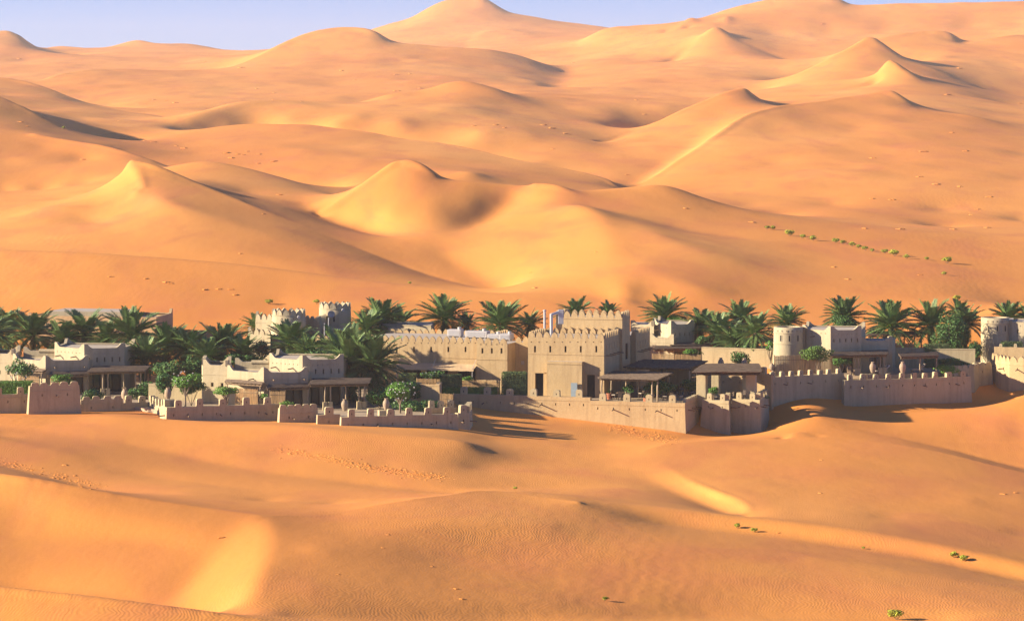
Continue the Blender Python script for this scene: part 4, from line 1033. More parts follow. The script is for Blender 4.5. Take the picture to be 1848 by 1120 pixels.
def villa_far_right():
    zb = 1.6; t = thing('villa', 'cream villa at the curved bastion with a plain round tower', 'villa', (X(1810, 342), 343, zb), 'villas of the resort')
    round_tower('', '', 1796, 343, 1.6, 1.55, zb - 0.4, Z(574, 341.5), CREAM, parent=t, mer=False, courses=(Z(584, 341.5), Z(604, 341.5)), slots=3, holes=5, door=(-math.pi / 2 + 0.12, zb, zb + 1.55, 0.4))
    b = Block([G(1826, 342), G(1900, 340), G(1910, 348), G(1834, 349)], zb - 0.3, Z(583, 341)); L0 = b.line(0)
    for k in range(6): a = 0.3 + 0.62 * k; b.hole(0, a, a + 0.1, b.z1 - 0.4, b.z1 - 0.3, None, 0.1)
    b.hole(0, 0.6, 0.75, b.z1 - 1.2, b.z1 - 0.75); b.hole(0, 2.2, 2.35, b.z1 - 1.2, b.z1 - 0.75); b.build(t, CREAM, 'tall_block', True, ROOFM, b.z1 - 0.1)
    villa_parapet(L0, t, b.z1, b.z1 + 0.08, b.z1 + 0.5, False, True, 0, CREAM)
    l_ = Block([G(1814, 342.5), G(1827, 342.2), G(1830, 346), G(1816, 346)], zb - .3, Z(578, 342)); l_.build(t, CREAM, 'tower_link')
    g_ = thing('garden_wall', 'low lit garden wall below the plain round tower', 'wall', (X(1830, 336), 336, zb)); w2 = Block([G(1794, 337), G(1900, 335), G(1900, 335.5), G(1794, 337.5)], zb - .5, Z(627, 336)); w2.build(g_, TAN, 'wall_body', roof_mat=TAN)
    merlons(w2.line(0), g_, w2.z1, 1.6, 'post', scale=0.6)
villa_far_right()

def villa_behind():
    zb = 0.8; t = thing('villa', 'cream villa half hidden behind the rear wing of the main building', 'villa', (X(1200, 350), 351, zb), 'villas of the resort')
    zt = Z(586, 349.5); zs = Z(614, 349)
    b = Block([G(1180, 352), G(1211, 348.5), G(1252, 350), G(1258, 356), G(1188, 357)], zb - .3, zt); L0, L1 = b.line(0), b.line(1)
    for k in range(3): a = (k + 0.6) * L0.L / 3.6; b.hole(0, a, a + 0.1, zt - 0.4, zt - 0.3, None, 0.1)
    for k in range(6): a = (k + 0.6) * L1.L / 6.6; b.hole(1, a, a + 0.09, zt - 0.38, zt - 0.28, None, 0.1)
    for k in range(4): a = (k + 0.8) * L1.L / 4.8; b.hole(1, a, a + 0.11, zt - 1.25, zt - 0.85, 'window_slot')
    b.build(t, CREAM, 'tall_block', True, ROOFM, zt - 0.05); spout(L0, t, 1.5, zt - 0.6)
    for k in range(5): villa_parapet(b.line(k), t, zt, zt + 0.07, zt + 0.5, True, True, k % 2, CREAM)
    string_course(L1, t, zs, CREAM, h=0.06, out=0.035)
    q = Block([G(1172, 347.5), G(1216, 346.2), G(1222, 348.9), G(1178, 351)], zb - .3, Z(611, 346.5)); q.build(t, CREAM, 'low_block', True, ROOFM, q.z1 - 0.1)
    villa_parapet(q.line(0), t, q.z1, q.z1 + 0.06, q.z1 + 0.5, True, True, 0, CREAM); string_course(q.line(0), t, zs - 0.1, CREAM, h=0.06, out=0.035)
    c = Block([G(1138, 352), G(1180, 350.5), G(1184, 356), G(1144, 357)], zb - .3, Z(586, 352)); c.build(t, CREAM, 'rear_block')
    for k in range(2): villa_parapet(c.line(k), t, c.z1, c.z1 + 0.1, c.z1 + 0.5, True, True, k, CREAM)
    pergola('pole-roofed pergola tucked behind the reed fence by the hidden villa', [G(1180, 343), G(1276, 344.5), G(1278, 348), G(1184, 346.5)], Z(629, 343.5) - .25, Z(624, 347) - .25, zb, [(0.9, 0.1), (0.99, 0.1), (0.1, 0.1)], plinths=False)
    pergola('upper pole-roofed pergola against the hidden villa front', [G(1212, 345.5), G(1304, 347), G(1306, 350.5), G(1214, 349)], Z(623, 346) - .25, Z(619, 349) - .25, zb, [(0.87, 0.1), (0.95, 0.1)], plinths=False)
    reed_screen('long reed fence behind the terrace pergolas, topped by a green creeper', G(1177, 338.5), G(1266, 337), 0.0, Z(638.5, 338), 3)
    g_ = thing('garden_wall', 'shaded garden wall running behind the pavilion and its palms', 'wall', (X(1330, 340), 340, zb)); w2 = Block([G(1266, 343), G(1398, 340), G(1398, 340.5), G(1266, 343.5)], -0.4, Z(630, 341)); w2.build(g_, OUTER, 'wall_body', roof_mat=OUTER)
    bm = bmesh.new(); Lg = w2.line(0); prism(bm, [Lg.p(0, .04), Lg.p(Lg.L, .04), Lg.p(Lg.L, -.55), Lg.p(0, -.55)], w2.z1 + 0.002, w2.z1 + 0.09); part('coping', bm, OUTER, g_)
villa_behind()
# ------------------------------------------------------------------ paved terraces
def paving(name, pts, z, th=0.5):
    bm = bmesh.new(); prism(bm, [G(*p) for p in pts], z - th, z); o = part(name, bm, PAVE); o['kind'] = 'structure'; return o
paving('terrace_paving', [(-80, 304), (150, 304), (222, 306), (296, 301), (505, 300), (520, 298), (575, 294), (620, 291), (822, 293.5), (800, 318), (640, 330), (300, 332), (-80, 336)], 0.345)
paving('main_terrace_paving', [(812, 315), (830, 313.2), (1228, 308), (1262, 313), (1310, 312), (1372, 312), (1380, 320), (1380, 342), (1100, 345), (812, 330)], -0.004)
paving('upper_terrace_paving', [(1392, 326), (1520, 328), (1600, 327), (1700, 331), (1760, 335), (1795, 339), (1900, 339), (1900, 350), (1392, 350)], 1.596)

# ------------------------------------------------------------------ perimeter walls
def pwall(label, pts, zt, zb, thick=0.55, mer='post', pitch=2.2, course=0.4, slots=1.35, mat=None, bat=0.22, spouts=(), mer_scale=1.0, back=None, closed=None, cap=0.0):
    fr = [G(*p) if not isinstance(p, Vector) else p for p in pts]
    bk = []
    for i in range(len(fr) - 1, -1, -1):
        a = fr[max(0, i - 1)]; c = fr[min(len(fr) - 1, i + 1)]; d = (c - a).normalized(); bk.append(fr[i] - Vector((d.y, -d.x)) * thick)
    poly = fr + bk
    c = sum(fr, Vector((0, 0))) / len(fr)
    t = thing('perimeter_wall', label, 'wall', (c.x, c.y, zb), 'battered walls round the resort')
    mat = mat or OUTER
    b = Block(poly, zb, zt, bat)
    for i in range(len(fr) - 1):
        L = b.line(i); n = int(L.L / slots)
        for k in range(n):
            a = (k + 0.5) * L.L / n
            b.hole(i, a - 0.055, a + 0.055, zt - course - 0.5, zt - course - 0.27, None, 0.25)
    o = b.build(t, [mat, DARK] if False else mat, 'wall_body', True, mat)
    o.data.materials.clear(); o.data.materials.append(mat); o.data.materials.append(DARK)
    for f in o.data.polygons:            # roof cap keeps the plaster, slot backs are dark
        if f.material_index == 1 and f.normal.z > 0.9: f.material_index = 0
    for i in range(len(fr) - 1):
        L = b.line(i); string_course(L, t, zt - course, mat, 0.0, L.L, 0.06, 0.035 + bat * course / (zt - zb))
        if mer: merlons(L, t, zt - 0.01, pitch, mer, inset=0.0, scale=mer_scale * (1.15 if mer == 'post' else 1.0))
        for s_ in spouts:
            if s_ < L.L: spout(L, t, s_, zt - course - 0.45)
    return t, b

# main terrace wall, stepped down once, then its return and the bastions
bW = -9.9; Lw = Line(mp(-20, bW), mp(12, bW)); wz = Lw.A
sA = Lw.at(818); sB = Lw.at(1065); sC = Lw.at(1236)
zA = Z(717, Lw.p(sA).y) + 0.36; zB = Z(733.5, Lw.p(sC).y) + 0.36
pwall('long sunlit battered terrace wall with rounded posts below the hall', [Lw.p(sA), Lw.p(sB)], zA, -3.6, 0.6, 'post', 2.25, 0.36, 1.42, TAN, 0.2, (3.2, 9.2))
pwall('lower sunlit end of the terrace wall reaching the sharp bastion corner', [Lw.p(sB + 0.03, 0.05), Lw.p(sC, 0.05)], zB, -4.4, 0.6, 'post', 2.25, 0.36, 1.42, TAN, 0.22, (2.4, 6.8))
c1 = Lw.p(sC, 0.05); c2 = c1 + Bm * 5.8
pwall('shaded return of the terrace wall with stepped blocks on top', [c1 + Bm * 0.62 - Dm * 0.004, c2], zB + 0.02, -4.4, 0.6, 'scallop', 0.75, 0.36, 1.5, TAN, 0.22, (0.7, 2.4, 4.2))
pwall('shaded bastion front below the pavilion, left of the deep recess', [(1267, 309.5), (1315, 308.3), (1319, 311.5)], 0.62, -4.6, 0.6, 'post', 1.6, 0.3, 1.4, OUTER, 0.24, (1.2,), 0.9)
pwall('shaded corner bastion below the right pillar of the pavilion', [(1320.5, 310.5), (1371, 309.2), (1386, 315.5)], 0.62, -4.6, 0.6, 'post', 1.5, 0.3, 1.5, OUTER, 0.26, (0.9, 2.8), 0.9)
pwall('sunlit low terrace wall with small pointed merlons behind the pergola posts', [(1172, 326.5), (1263, 324.8)], Z(664, 325.5), -0.3, 0.35, 'pointed', 0.95, 0.45, 1.8, TAN, 0.03)
pwall('low sunlit wall behind the pavilion seats', [(1262, 322.5), (1350, 320.5)], Z(677, 321.5), -0.3, 0.4, None, 2.0, 0.3, 1.6, TAN, 0.03)
pwall('short lit parapet beside the right pavilion pillar', [(1362, 319.5), (1392, 318.6)], Z(675, 319), -3.2, 0.4, 'post', 1.7, 0.3, 1.3, TAN, 0.1)
# right-hand walls
pwall('tall shaded battered wall with square merlons under the round corner tower', [(1387, 319.5), (1523, 324.5)], Z(677, 322), -4.4, 0.7, 'post', 1.15, 0.32, 1.4, OUTER, 0.34, (1.9, 5.0), 0.75)
pwall('long shaded curving wall with rounded posts below the pergola terrace', [(1524, 322.6), (1570, 323.3), (1640, 324.4), (1700, 326.0), (1752, 327.9)], Z(684, 324), -4.2, 0.6, 'post', 1.55, 0.3, 1.3, OUTER, 0.2, (1.8,), 0.85)
pwall('higher shaded wall with scalloped merlons beside the curving wall', [(1708, 329.8), (1757, 331.5), (1765, 333.5)], Z(664, 331), -3.9, 0.6, 'scallop', 0.78, 0.32, 1.6, OUTER, 0.3, (), 0.95)
pwall('short shaded wall stepping up towards the sunlit bastion', [(1756, 333.5), (1790, 334.5)], Z(659, 334), -3.6, 0.6, 'scallop', 0.78, 0.32, 1.5, OUTER, 0.26, (), 0.95)
pwall('curved sunlit bastion with triangular merlons and lamp spouts', [(1790, 336.5), (1802, 333.2), (1822, 331.2), (1850, 330.2), (1890, 331)], Z(652, 331.5), -2.6, 0.5, 'pointed', 0.72, 0.35, 1.4, TAN, 0.16, (1.0,))
# left-hand walls
pwall('low shaded wall with square posts before the frangipani tree', [(-60, 299), (58, 300.8)], Z(712, 300), -1.6, 0.55, 'post', 2.1, 0.3, 1.4, OUTER, 0.15, (2.0,))
pwall('high shaded wall block with scalloped merlons ending in a slanting corner', [(54, 298.6), (143, 300.2)], Z(697, 298.5), -1.8, 0.7, 'scallop', 0.92, 0.5, 1.6, OUTER, 0.3, (2.6,), 1.0)
pwall('recessed shaded wall with low scallops beside the high block', [(146, 302.6), (222, 304)], Z(721, 303), -1.6, 0.5, 'scallop', 1.05, 0.4, 1.5, OUTER, 0.12)
pwall('low wall with blocky posts leading to the urn corner', [(222, 304.2), (268, 305.2), (294, 299.6)], Z(731, 302), -1.6, 0.5, 'post', 1.3, 0.25, 1.3, OUTER, 0.12)
pwall('long shaded wall with square posts from the urn corner to the villa', [(290, 297.2), (301, 294.6), (504, 298)], Z(732.5, 296), -1.9, 0.55, 'post', 2.15, 0.36, 1.3, OUTER, 0.18, (2.0, 5.2, 9.6))
pwall('short shaded wall with scalloped top before the small porch', [(505, 293.6), (573, 294.8)], Z(736, 294), -2.0, 0.6, 'scallop', 0.8, 0.5, 1.6, OUTER, 0.18, (1.3,))
pwall('recessed low wall linking the scalloped wall to the terrace front', [(573, 290.4), (614, 291.0)], 0.95, -2.2, 0.45, 'post', 1.7, 0.26, 1.3, OUTER, 0.1)
pwall('long shaded terrace front with square posts ending by the open sand', [(616, 288.2), (826, 291.2)], 0.95, -3.4, 0.55, 'post', 1.95, 0.36, 1.25, OUTER, 0.2, (3.4, 8.6))
pwall('end block of the terrace front standing clear on the sand', [(826.5, 292.2), (847, 292.8), (852, 297)], 0.95, -3.6, 0.6, 'post', 1.1, 0.36, 1.2, OUTER, 0.2, (0.3,))
pwall('inner terrace parapet with lit blocks behind the terrace front', [(770, 297.5), (824, 298.6)], 0.9, -0.3, 0.4, 'post', 1.2, 0.25, 1.3, TAN, 0.04)
pwall('lit plaster retaining wall dappled by the frangipani shadow', [(752, 306.5), (793, 305.8), (797, 309)], Z(694, 306), -1.0, 0.5, None, 2, 0.1, 9, TAN, 0.05)
pwall('shaded garden wall behind the frangipani of the first villa', [(268, 312.5), (372, 311)], Z(693, 312), -0.5, 0.4, None, 2, 0.15, 9, OUTER, 0.03)
pwall('shaded garden wall behind the dark shrubs near the big palm', [(664, 309.5), (760, 309)], Z(690, 309), -0.5, 0.4, None, 2, 0.15, 9, OUTER, 0.03)

reed_screen('reed gate in the gap beside the terrace wall', G(794, 303.5), G(818, 302.6), -0.7, Z(710, 303))
reed_screen('low weathered reed fence left of the clipped box hedge', G(752, 318.3), G(796, 317.6), 0.0, Z(683, 318), 3)
reed_screen('low weathered reed fence between the two clipped hedges', G(832, 316.8), G(901, 315.6), 0.0, Z(686.5, 316.2), 4)

# ------------------------------------------------------------------ pavilion and terrace pergolas
def pavilion():
    t = thing('pavilion', 'open pavilion with thick plaster pillars and a pole roof on the bastion', 'pavilion', (X(1312, 313), 313, 0))
    for (px, Y, w_) in ((1267, 311.2, 1.0), (1356, 311.6, 1.0), (1292, 317.8, 0.8), (1348, 318.2, 0.85)):
        c = G(px, Y); bm = bmesh.new(); box(bm, (c.x, c.y, 1.36), (w_, w_, 3.2 if Y < 315 else 3.0), -0.28, 0.94); part('pillar', bm, OUTER, t, bevel=0.03)
        bm = bmesh.new(); beam(bm, (c.x - 1.0, c.y - .25, 2.72), (c.x - .2, c.y - .05, 2.8), 0.06, None, 6); part('beam_end', bm, WOOD, t)
    FL, FR, BR, BL = G(1254, 309.6), G(1371, 309.9), G(1366, 319.2), G(1276, 319.0)
    for v in (0.14, 0.5, 0.9):
        a, b = FL.lerp(BL, v), FR.lerp(BR, v); bm = bmesh.new(); beam(bm, (a.x, a.y, 3.05), (b.x, b.y, 3.05), 0.13, None, 8); part('beam', bm, DARK_WOOD, t)
    for i in range(16):
        u = i / 15; a, b = FL.lerp(FR, u), BL.lerp(BR, u); bm = bmesh.new(); beam(bm, (a.x, a.y, 3.24), (b.x, b.y, 3.24), 0.065, None, 6); part('rafter', bm, DARK_WOOD, t)
    bm = bmesh.new(); m = 80
    for i in range(m):
        v = -0.03 + 1.06 * i / (m - 1); a, b = FL.lerp(BL, v), FR.lerp(BR, v); d = (b - a).normalized(); a = a - d * (0.15 + rnd.uniform(0, 0.12)); b = b + d * (0.15 + rnd.uniform(0, 0.12))
        h = 3.36 + 0.10 * math.sin(math.pi * v) + rnd.uniform(-0.015, 0.02); mid = (a + b) / 2
        beam(bm, (a.x, a.y, h), (mid.x, mid.y, h + rnd.uniform(0, .05)), 0.065, None, 5); beam(bm, (mid.x, mid.y, h + .02), (b.x, b.y, h), 0.065, None, 5)
    o = part('roof_poles', bm, THATCH, t); o['kind'] = 'stuff'
pavilion()
pergola('wide dark pergola over the dining terrace against the main building', [mp(0.3, -3.2), mp(6.4, -3.2), mp(6.4, 3.4), mp(0.3, 3.4)], Z(676, 318) - .3, Z(676, 318) - .2, 0.0, [(0.03, 0.06), (0.13, 0.3), (0.9, 0.03), (0.99, 0.03), (0.93, 0.95), (0.99, 0.8), (0.3, 0.6), (0.5, 0.7)], plinths=False, pole=0.09)
pergola('rear dark pergola over the dining terrace beside the rear wing', [mp(1.2, 4.6), mp(8.0, 4.6), mp(8.0, 12.2), mp(1.2, 12.2)], Z(658, 324) - .3, Z(658, 324) - .2, 0.0, [(0.62, 0.04), (0.98, 0.04), (0.98, 0.35), (0.99, 0.7), (0.93, 0.97), (0.75, 0.97)], plinths=False, pole=0.09)
# hanging lanterns under the terrace pergolas
for i, (px, py, Y, lb) in enumerate(((1195, 667, 321.5, 'dark hanging lantern at the corner of the wide terrace pergola'), (1201, 663.5, 323, 'dark hanging lantern between the two terrace pergolas'), (1208, 662, 324.0, 'dark hanging lantern under the front beam of the rear pergola'), (1133, 683, 318, 'dark hanging lantern deep in the shade of the wide terrace pergola'))):
    p = P(px, py, Y); t = thing('hanging_lantern', lb, 'lantern', p, 'lanterns of the dining terrace')
    bm = bmesh.new(); lathe(bm, [(0.05, -0.22), (0.12, -0.12), (0.2, 0.02), (0.17, 0.12), (0.05, 0.2), (0.02, 0.24)], 12, p); part('shade', bm, DARK_WOOD, t)
    bm = bmesh.new(); beam(bm, p + Vector((0, 0, 0.2)), p + Vector((0, 0, 0.75)), 0.012, None, 4); part('chain', bm, DARK_WOOD, t)

# ------------------------------------------------------------------ furniture on the terraces
def chair_set():
    seat = bmesh.new(); box(seat, (0, 0, 0.44), (0.46, 0.46, 0.06)); seat = mesh_from(seat, 'seat', DARK_WOOD)
    back = bmesh.new(); box(back, (0, 0.22, 0.72), (0.46, 0.05, 0.5)); back = mesh_from(back, 'backrest', DARK_WOOD)
    cush = bmesh.new(); box(cush, (0, -0.01, 0.50), (0.42, 0.42, 0.06)); cush = mesh_from(cush, 'cushion', CUSHION)
    leg = bmesh.new(); box(leg, (0, 0, 0.205), (0.05, 0.05, 0.41)); leg = mesh_from(leg, 'leg', DARK_WOOD)
    top = bmesh.new(); lathe(top, [(0.5, 0.71), (0.52, 0.73), (0.5, 0.75)], 24); top = mesh_from(top, 'table_top', WOOD)
    ped = bmesh.new(); lathe(ped, [(0.25, 0.0), (0.23, 0.04), (0.06, 0.1), (0.05, 0.71)], 14); ped = mesh_from(ped, 'pedestal', DARK_WOOD)
    def chair(p, rz, lb):
        t = thing('terrace_chair', lb, 'chair', p, 'dark chairs on the dining terrace', rz)
        for n_, m_ in (('seat', seat), ('backrest', back), ('cushion', cush)): link(bpy.data.objects.new(n_, m_), t)
        for sx in (-.2, .2):
            for sy in (-.2, .2): o = bpy.data.objects.new('leg', leg); link(o, t); o.location = (sx, sy, 0)
    def table(p, lb):
        t = thing('terrace_table', lb, 'table', p, 'round tables on the dining terrace')
        link(bpy.data.objects.new('table_top', top), t); link(bpy.data.objects.new('pedestal', ped), t)
    spots = [(mp(2.2, -1.6), 'under the wide pergola by the doors'), (mp(4.4, 0.6), 'under the middle of the wide pergola'), (mp(7.6, -1.5), 'in the open beside the wide pergola'), (mp(6.0, 6.5), 'under the rear pergola'), (mp(9.2, 3.0), 'beside the low terrace parapet'), (G(1306, 314), 'under the pavilion roof near its left pillar'), (G(1330, 315.5), 'under the pavilion roof near its right pillar')]
    for c, w_ in spots:
        table((c.x, c.y, 0.0), 'round dark dining table ' + w_)
        for k in range(3):
            a = k * 2.1 + rnd.uniform(0, 1); q = c + Vector((math.cos(a), math.sin(a))) * 0.85
            chair((q.x, q.y, 0.0), a - math.pi / 2, 'dark cushioned chair at the table ' + w_)
chair_set()

def small_things():
    L0 = Line(mp(ma(953, 0), 0), mp(0, 0))
    a = L0.at(1036); b = L0.at(1047); p0, p1 = L0.p(a, 1.25), L0.p(b, 1.2); q0, q1 = L0.p(a + .1, 0.95), L0.p(b + .1, 0.9)
    bm = bmesh.new(); z0, z1 = 0.0, Z(692, 317)
    prism(bm, [p0, p1, q1 + (p1 - q1) * 0.8, q0 + (p0 - q0) * 0.8], z0, z1); o = part('leaning_panel', bm, BLUEP)
    for v in o.data.vertices:
        if v.co.z > 0.5: v.co.y += 0.28
    origin(o, (p0.x, p0.y, 0.0)); tag(o, 'pale blue panel leaning on the porch between the doors', 'panel')
    # pots
    for px, Y, h, lb in ((1100, 316.5, 0.62, 'round red terracotta pot at the corner of the main building'), (1167, 311.5, 0.6, 'terracotta pot with a spiky plant at the terrace parapet')):
        c = G(px, Y); t = thing('flower_pot', lb, 'pot', (c.x, c.y, 0.0)); bm = bmesh.new()
        lathe(bm, [(0.2 * h / .6, 0), (0.3, h * .35), (0.36, h * .65), (0.3, h * .9), (0.33, h), (0.27, h), (0.25, h * .85)], 18, (c.x, c.y, 0)); part('pot', bm, TERRACOTTA, t)
        bm = bmesh.new()
        for k in range(26):
            a_ = rnd.uniform(0, 6.28); tl = rnd.uniform(0.2, 0.9); d = Vector((math.cos(a_) * tl, math.sin(a_) * tl, 1)).normalized(); b0 = Vector((c.x, c.y, h * .85)); ln = rnd.uniform(0.4, 0.75); s_ = d.cross(Vector((0, 0, 1))).normalized() * 0.035
            bm.faces.new([bm.verts.new(b0 - s_), bm.verts.new(b0 + s_), bm.verts.new(b0 + d * ln)])
        part('leaves', bm, LEAF, t)
    # white parasol seen beyond the pergola
    p = P(1213, 676, 333); t = thing('closed_parasol', 'white domed parasol beyond the rear pergola', 'parasol', (p.x, p.y, 0))
    bm = bmesh.new(); lathe(bm, [(0.6, -0.15), (0.5, 0.05), (0.3, 0.25), (0.05, 0.36)], 16, p); part('canopy', bm, WHITE, t)
    bm = bmesh.new(); beam(bm, (p.x, p.y, 0), (p.x, p.y, p.z), 0.03, None, 6); part('pole', bm, WHITE, t)
    # pedestals with urns
    for px, py, Y, w_, h_, lb in ((697, 739.5, 294.5, 1.5, 1.0, 'square plaster pedestal carrying an urn on the villa terrace'), (303, 720.5, 298.0, 1.25, 1.0, 'square plaster pedestal carrying an urn at the wall corner')):
        p = P(px, py, Y); bm = bmesh.new(); box(bm, p - Vector((0, 0, h_ / 2)), (w_, 1.0, h_), 0.2); o = part('pedestal', bm, OUTER, None, bevel=0.03); origin(o, p - Vector((0, 0, h_))); tag(o, lb, 'pedestal', 'urn pedestals')
    urn('tall pale urn lit by the sun on the terrace pedestal', 697, 739.5, 294.5, 1.12)
    urn('pale urn on the pedestal at the wall corner', 303, 720.5, 298.0, 1.15)
    urn('pale urn standing between the pergola posts beside the big palm', 622, 741, 299.6, 1.15)
    urn('pale urn in the shade before the pergola of the villa by the long house', 225, 722, 312.5, 1.2)
    urn('rounded urn on the yard behind the pavilion roof', 1343.5, 663, 330.5, 1.0, squat=1.15)
    urn('necked urn half hidden behind the pavilion roof', 1301, 664, 328.5, 1.1)
    urn('squat urn at the foot of the tall reed screen', 1393, 668, 325.6, 0.75, squat=1.3)
    urn('pale urn standing before the round-towered villa', 1575, 672.5, 325.0, 1.15)
    urn('pale urn beside the square pergola', 1629, 673, 324.6, 1.2)
    # loungers
    for c, rz, lb in ((G(1590, 327.5), 0.3, 'wooden sun lounger beside the urn of the round-towered villa'), (G(1655, 329.5), 0.1, 'wooden sun lounger under the square pergola')):
        t = thing('sun_lounger', lb, 'lounger', (c.x, c.y, 1.6), 'sun loungers on the upper terrace', rz)
        bm = bmesh.new(); box(bm, (0, 0, 0.3), (1.3, 0.65, 0.07)); link(bpy.data.objects.new('frame', mesh_from(bm, 'frame', WOOD)), t)
        bm = bmesh.new(); box(bm, (0, 0, 0.385), (1.28, 0.6, 0.1)); link(bpy.data.objects.new('mattress', mesh_from(bm, 'mattress', CUSHION)), t)
        bm = bmesh.new(); box(bm, (0.85, 0, 0.6), (0.75, 0.6, 0.1)); bmesh.ops.rotate(bm, cent=(0.6, 0, 0.4), matrix=Matrix.Rotation(-0.8, 3, 'Y'), verts=bm.verts); link(bpy.data.objects.new('backrest', mesh_from(bm, 'backrest', CUSHION)), t)
        for sx in (-.55, .55):
            for sy in (-.27, .27): bm = bmesh.new(); box(bm, (sx, sy, 0.132), (0.06, 0.06, 0.264)); link(bpy.data.objects.new('leg', mesh_from(bm, 'leg', WOOD)), t)
    # armchair
    c = G(1536, 325.6); t = thing('armchair', 'wooden armchair at the left end of the villa pergola', 'chair', (c.x, c.y, 1.6), None, 0.6)
    for n_, cc, ss in (('seat', (0, 0, 0.4), (0.6, 0.6, 0.1)), ('backrest', (0, 0.28, 0.72), (0.6, 0.08, 0.56)), ('armrest', (-.29, 0, 0.58), (0.06, 0.6, 0.06)), ('armrest', (.29, 0, 0.58), (0.06, 0.6, 0.06))):
        bm = bmesh.new(); box(bm, cc, ss); link(bpy.data.objects.new(n_, mesh_from(bm, n_, WOOD)), t)
    for sx in (-.26, .26):
        for sy in (-.26, .26): bm = bmesh.new(); box(bm, (sx, sy, 0.17), (0.06, 0.06, 0.36)); link(bpy.data.objects.new('leg', mesh_from(bm, 'leg', WOOD)), t)
small_things()
# ------------------------------------------------------------------ palms
def frond_mesh(ln, droop, seed, mat, dry=False):
    r = random.Random(seed); bm = bmesh.new(); N = 46
    def pos(s):      # arc in the XZ plane
        a0 = 0.0; x = ln * (s - 0.10 * s * s * droop); z = -ln * droop * 0.55 * s * s
        return Vector((x, 0, z))
    prev = None
    for k in range(9):
        s = k / 8; p = pos(s); w_ = 0.035 * (1 - s) + 0.006
        cur = [bm.verts.new(p + Vector((0, w_, 0))), bm.verts.new(p + Vector((0, 0, -w_ * 0.9))), bm.verts.new(p + Vector((0, -w_, 0)))]
        if prev:
            for i in range(2): bm.faces.new((prev[i], prev[i + 1], cur[i + 1], cur[i])).material_index = 1
        prev = cur
    for k in range(N):
        s = 0.16 + 0.84 * (k + r.uniform(-.3, .3)) / N; s = min(max(s, .14), .995); p = pos(s); t = (pos(min(1, s + .02)) - pos(s - .02)).normalized()
        L_ = ln * (0.20 * math.sin(math.pi * (0.18 + 0.74 * s)) + 0.05) * r.uniform(0.85, 1.12)
        for sd in (-1, 1):
            d = (t * (0.75 + 0.5 * s) + Vector((0, sd, 0)) * r.uniform(.75, 1.05) + Vector((0, 0, r.uniform(0.05, 0.55) - (0.6 if dry else 0)))).normalized()
            w_ = 0.034; side = d.cross(Vector((0, 0, 1))).normalized() * w_
            tip = p + d * L_ + Vector((0, 0, -0.12 * L_ * r.uniform(.5, 1.5)))
            m_ = p + d * L_ * 0.5
            bm.faces.new([bm.verts.new(p - side * .5), bm.verts.new(m_ - side), bm.verts.new(tip), bm.verts.new(m_ + side), bm.verts.new(p + side * .5)]).material_index = 0
    return mesh_from(bm, 'frond', [mat, PALM_DRY if dry else LEAF_BRIGHT])
FRONDS = [frond_mesh(2.5, d, 100 + i, PALM) for i, d in enumerate((0.35, 0.55, 0.75, 0.5, 0.95, 0.65))]
FRONDS_DRY = [frond_mesh(2.1, d, 200 + i, PALM_DRY, True) for i, d in enumerate((0.9, 1.2))]
def palm(label, px, py, rpx, Y, zg, seed, nf=42, full=1.0, dry=6):
    """px, py: centre of the crown; rpx: its half width"""
    r = random.Random(seed); R = rpx * 1.17 * Y / F; c = P(px, py + rpx * 0.3, Y)
    zg = zg - 0.1
    lean = Vector((r.uniform(-.25, .25), r.uniform(-.2, .2), 0)); base = Vector((c.x, c.y, zg)) - lean
    t = thing('date_palm', label, 'palm', base, 'date palms of the resort')
    h = c.z - zg
    bm = bmesh.new(); n = max(4, int(h / 0.16)); prev = None; nn = 9
    for k in range(n + 1):
        s = k / n; p = base.lerp(c, s) + Vector((0, 0, 0)); rad = (0.23 - 0.05 * s) * (1.12 if k % 2 else 0.94) * (1.2 if s > 0.9 else 1)
        ring = [bm.verts.new(p + Vector((math.cos(2 * math.pi * i / nn + k * .35) * rad, math.sin(2 * math.pi * i / nn + k * .35) * rad, 0))) for i in range(nn)]
        if prev:
            for i in range(nn): bm.faces.new((prev[i], prev[(i + 1) % nn], ring[(i + 1) % nn], ring[i]))
        prev = ring
    bm.faces.new(prev); part('trunk', bm, TRUNK, t)
    bm = bmesh.new(); lathe(bm, [(0.2, -0.75), (0.3, -0.5), (0.33, -0.2), (0.24, 0.1), (0.06, 0.35)], 9, c); crown = part('crown', bm, TRUNK, t)
    for k in range(nf):
        f = (k + 0.5) / nf; el = math.radians(86 - 104 * f**0.85 + r.uniform(-9, 9)); az = k * 2.39996 + r.uniform(-.3, .3)
        sc = R / 2.35 * r.uniform(0.86, 1.12) * (0.9 if f < .12 else 1.0)
        me = FRONDS[min(5, int(f * 4) + r.randint(0, 2))] if f < 0.75 else FRONDS[r.choice((2, 4, 5))]
        o = inst('frond', me, crown, c + Vector((math.cos(az), math.sin(az), 0)) * 0.1 + Vector((0, 0, 0.12 * (1 - f))), rot=(r.uniform(-.25, .25), -el, az), scale=(sc, sc, sc))
    for k in range(dry):
        az = r.uniform(0, 6.28); el = math.radians(r.uniform(-70, -38)); sc = R / 2.5 * r.uniform(0.7, 1.0)
        inst('dry_frond', FRONDS_DRY[k % 2], crown, c + Vector((math.cos(az), math.sin(az), -0.6)) * 0.15, rot=(0, -el, az), scale=(sc, sc, sc))
    return t
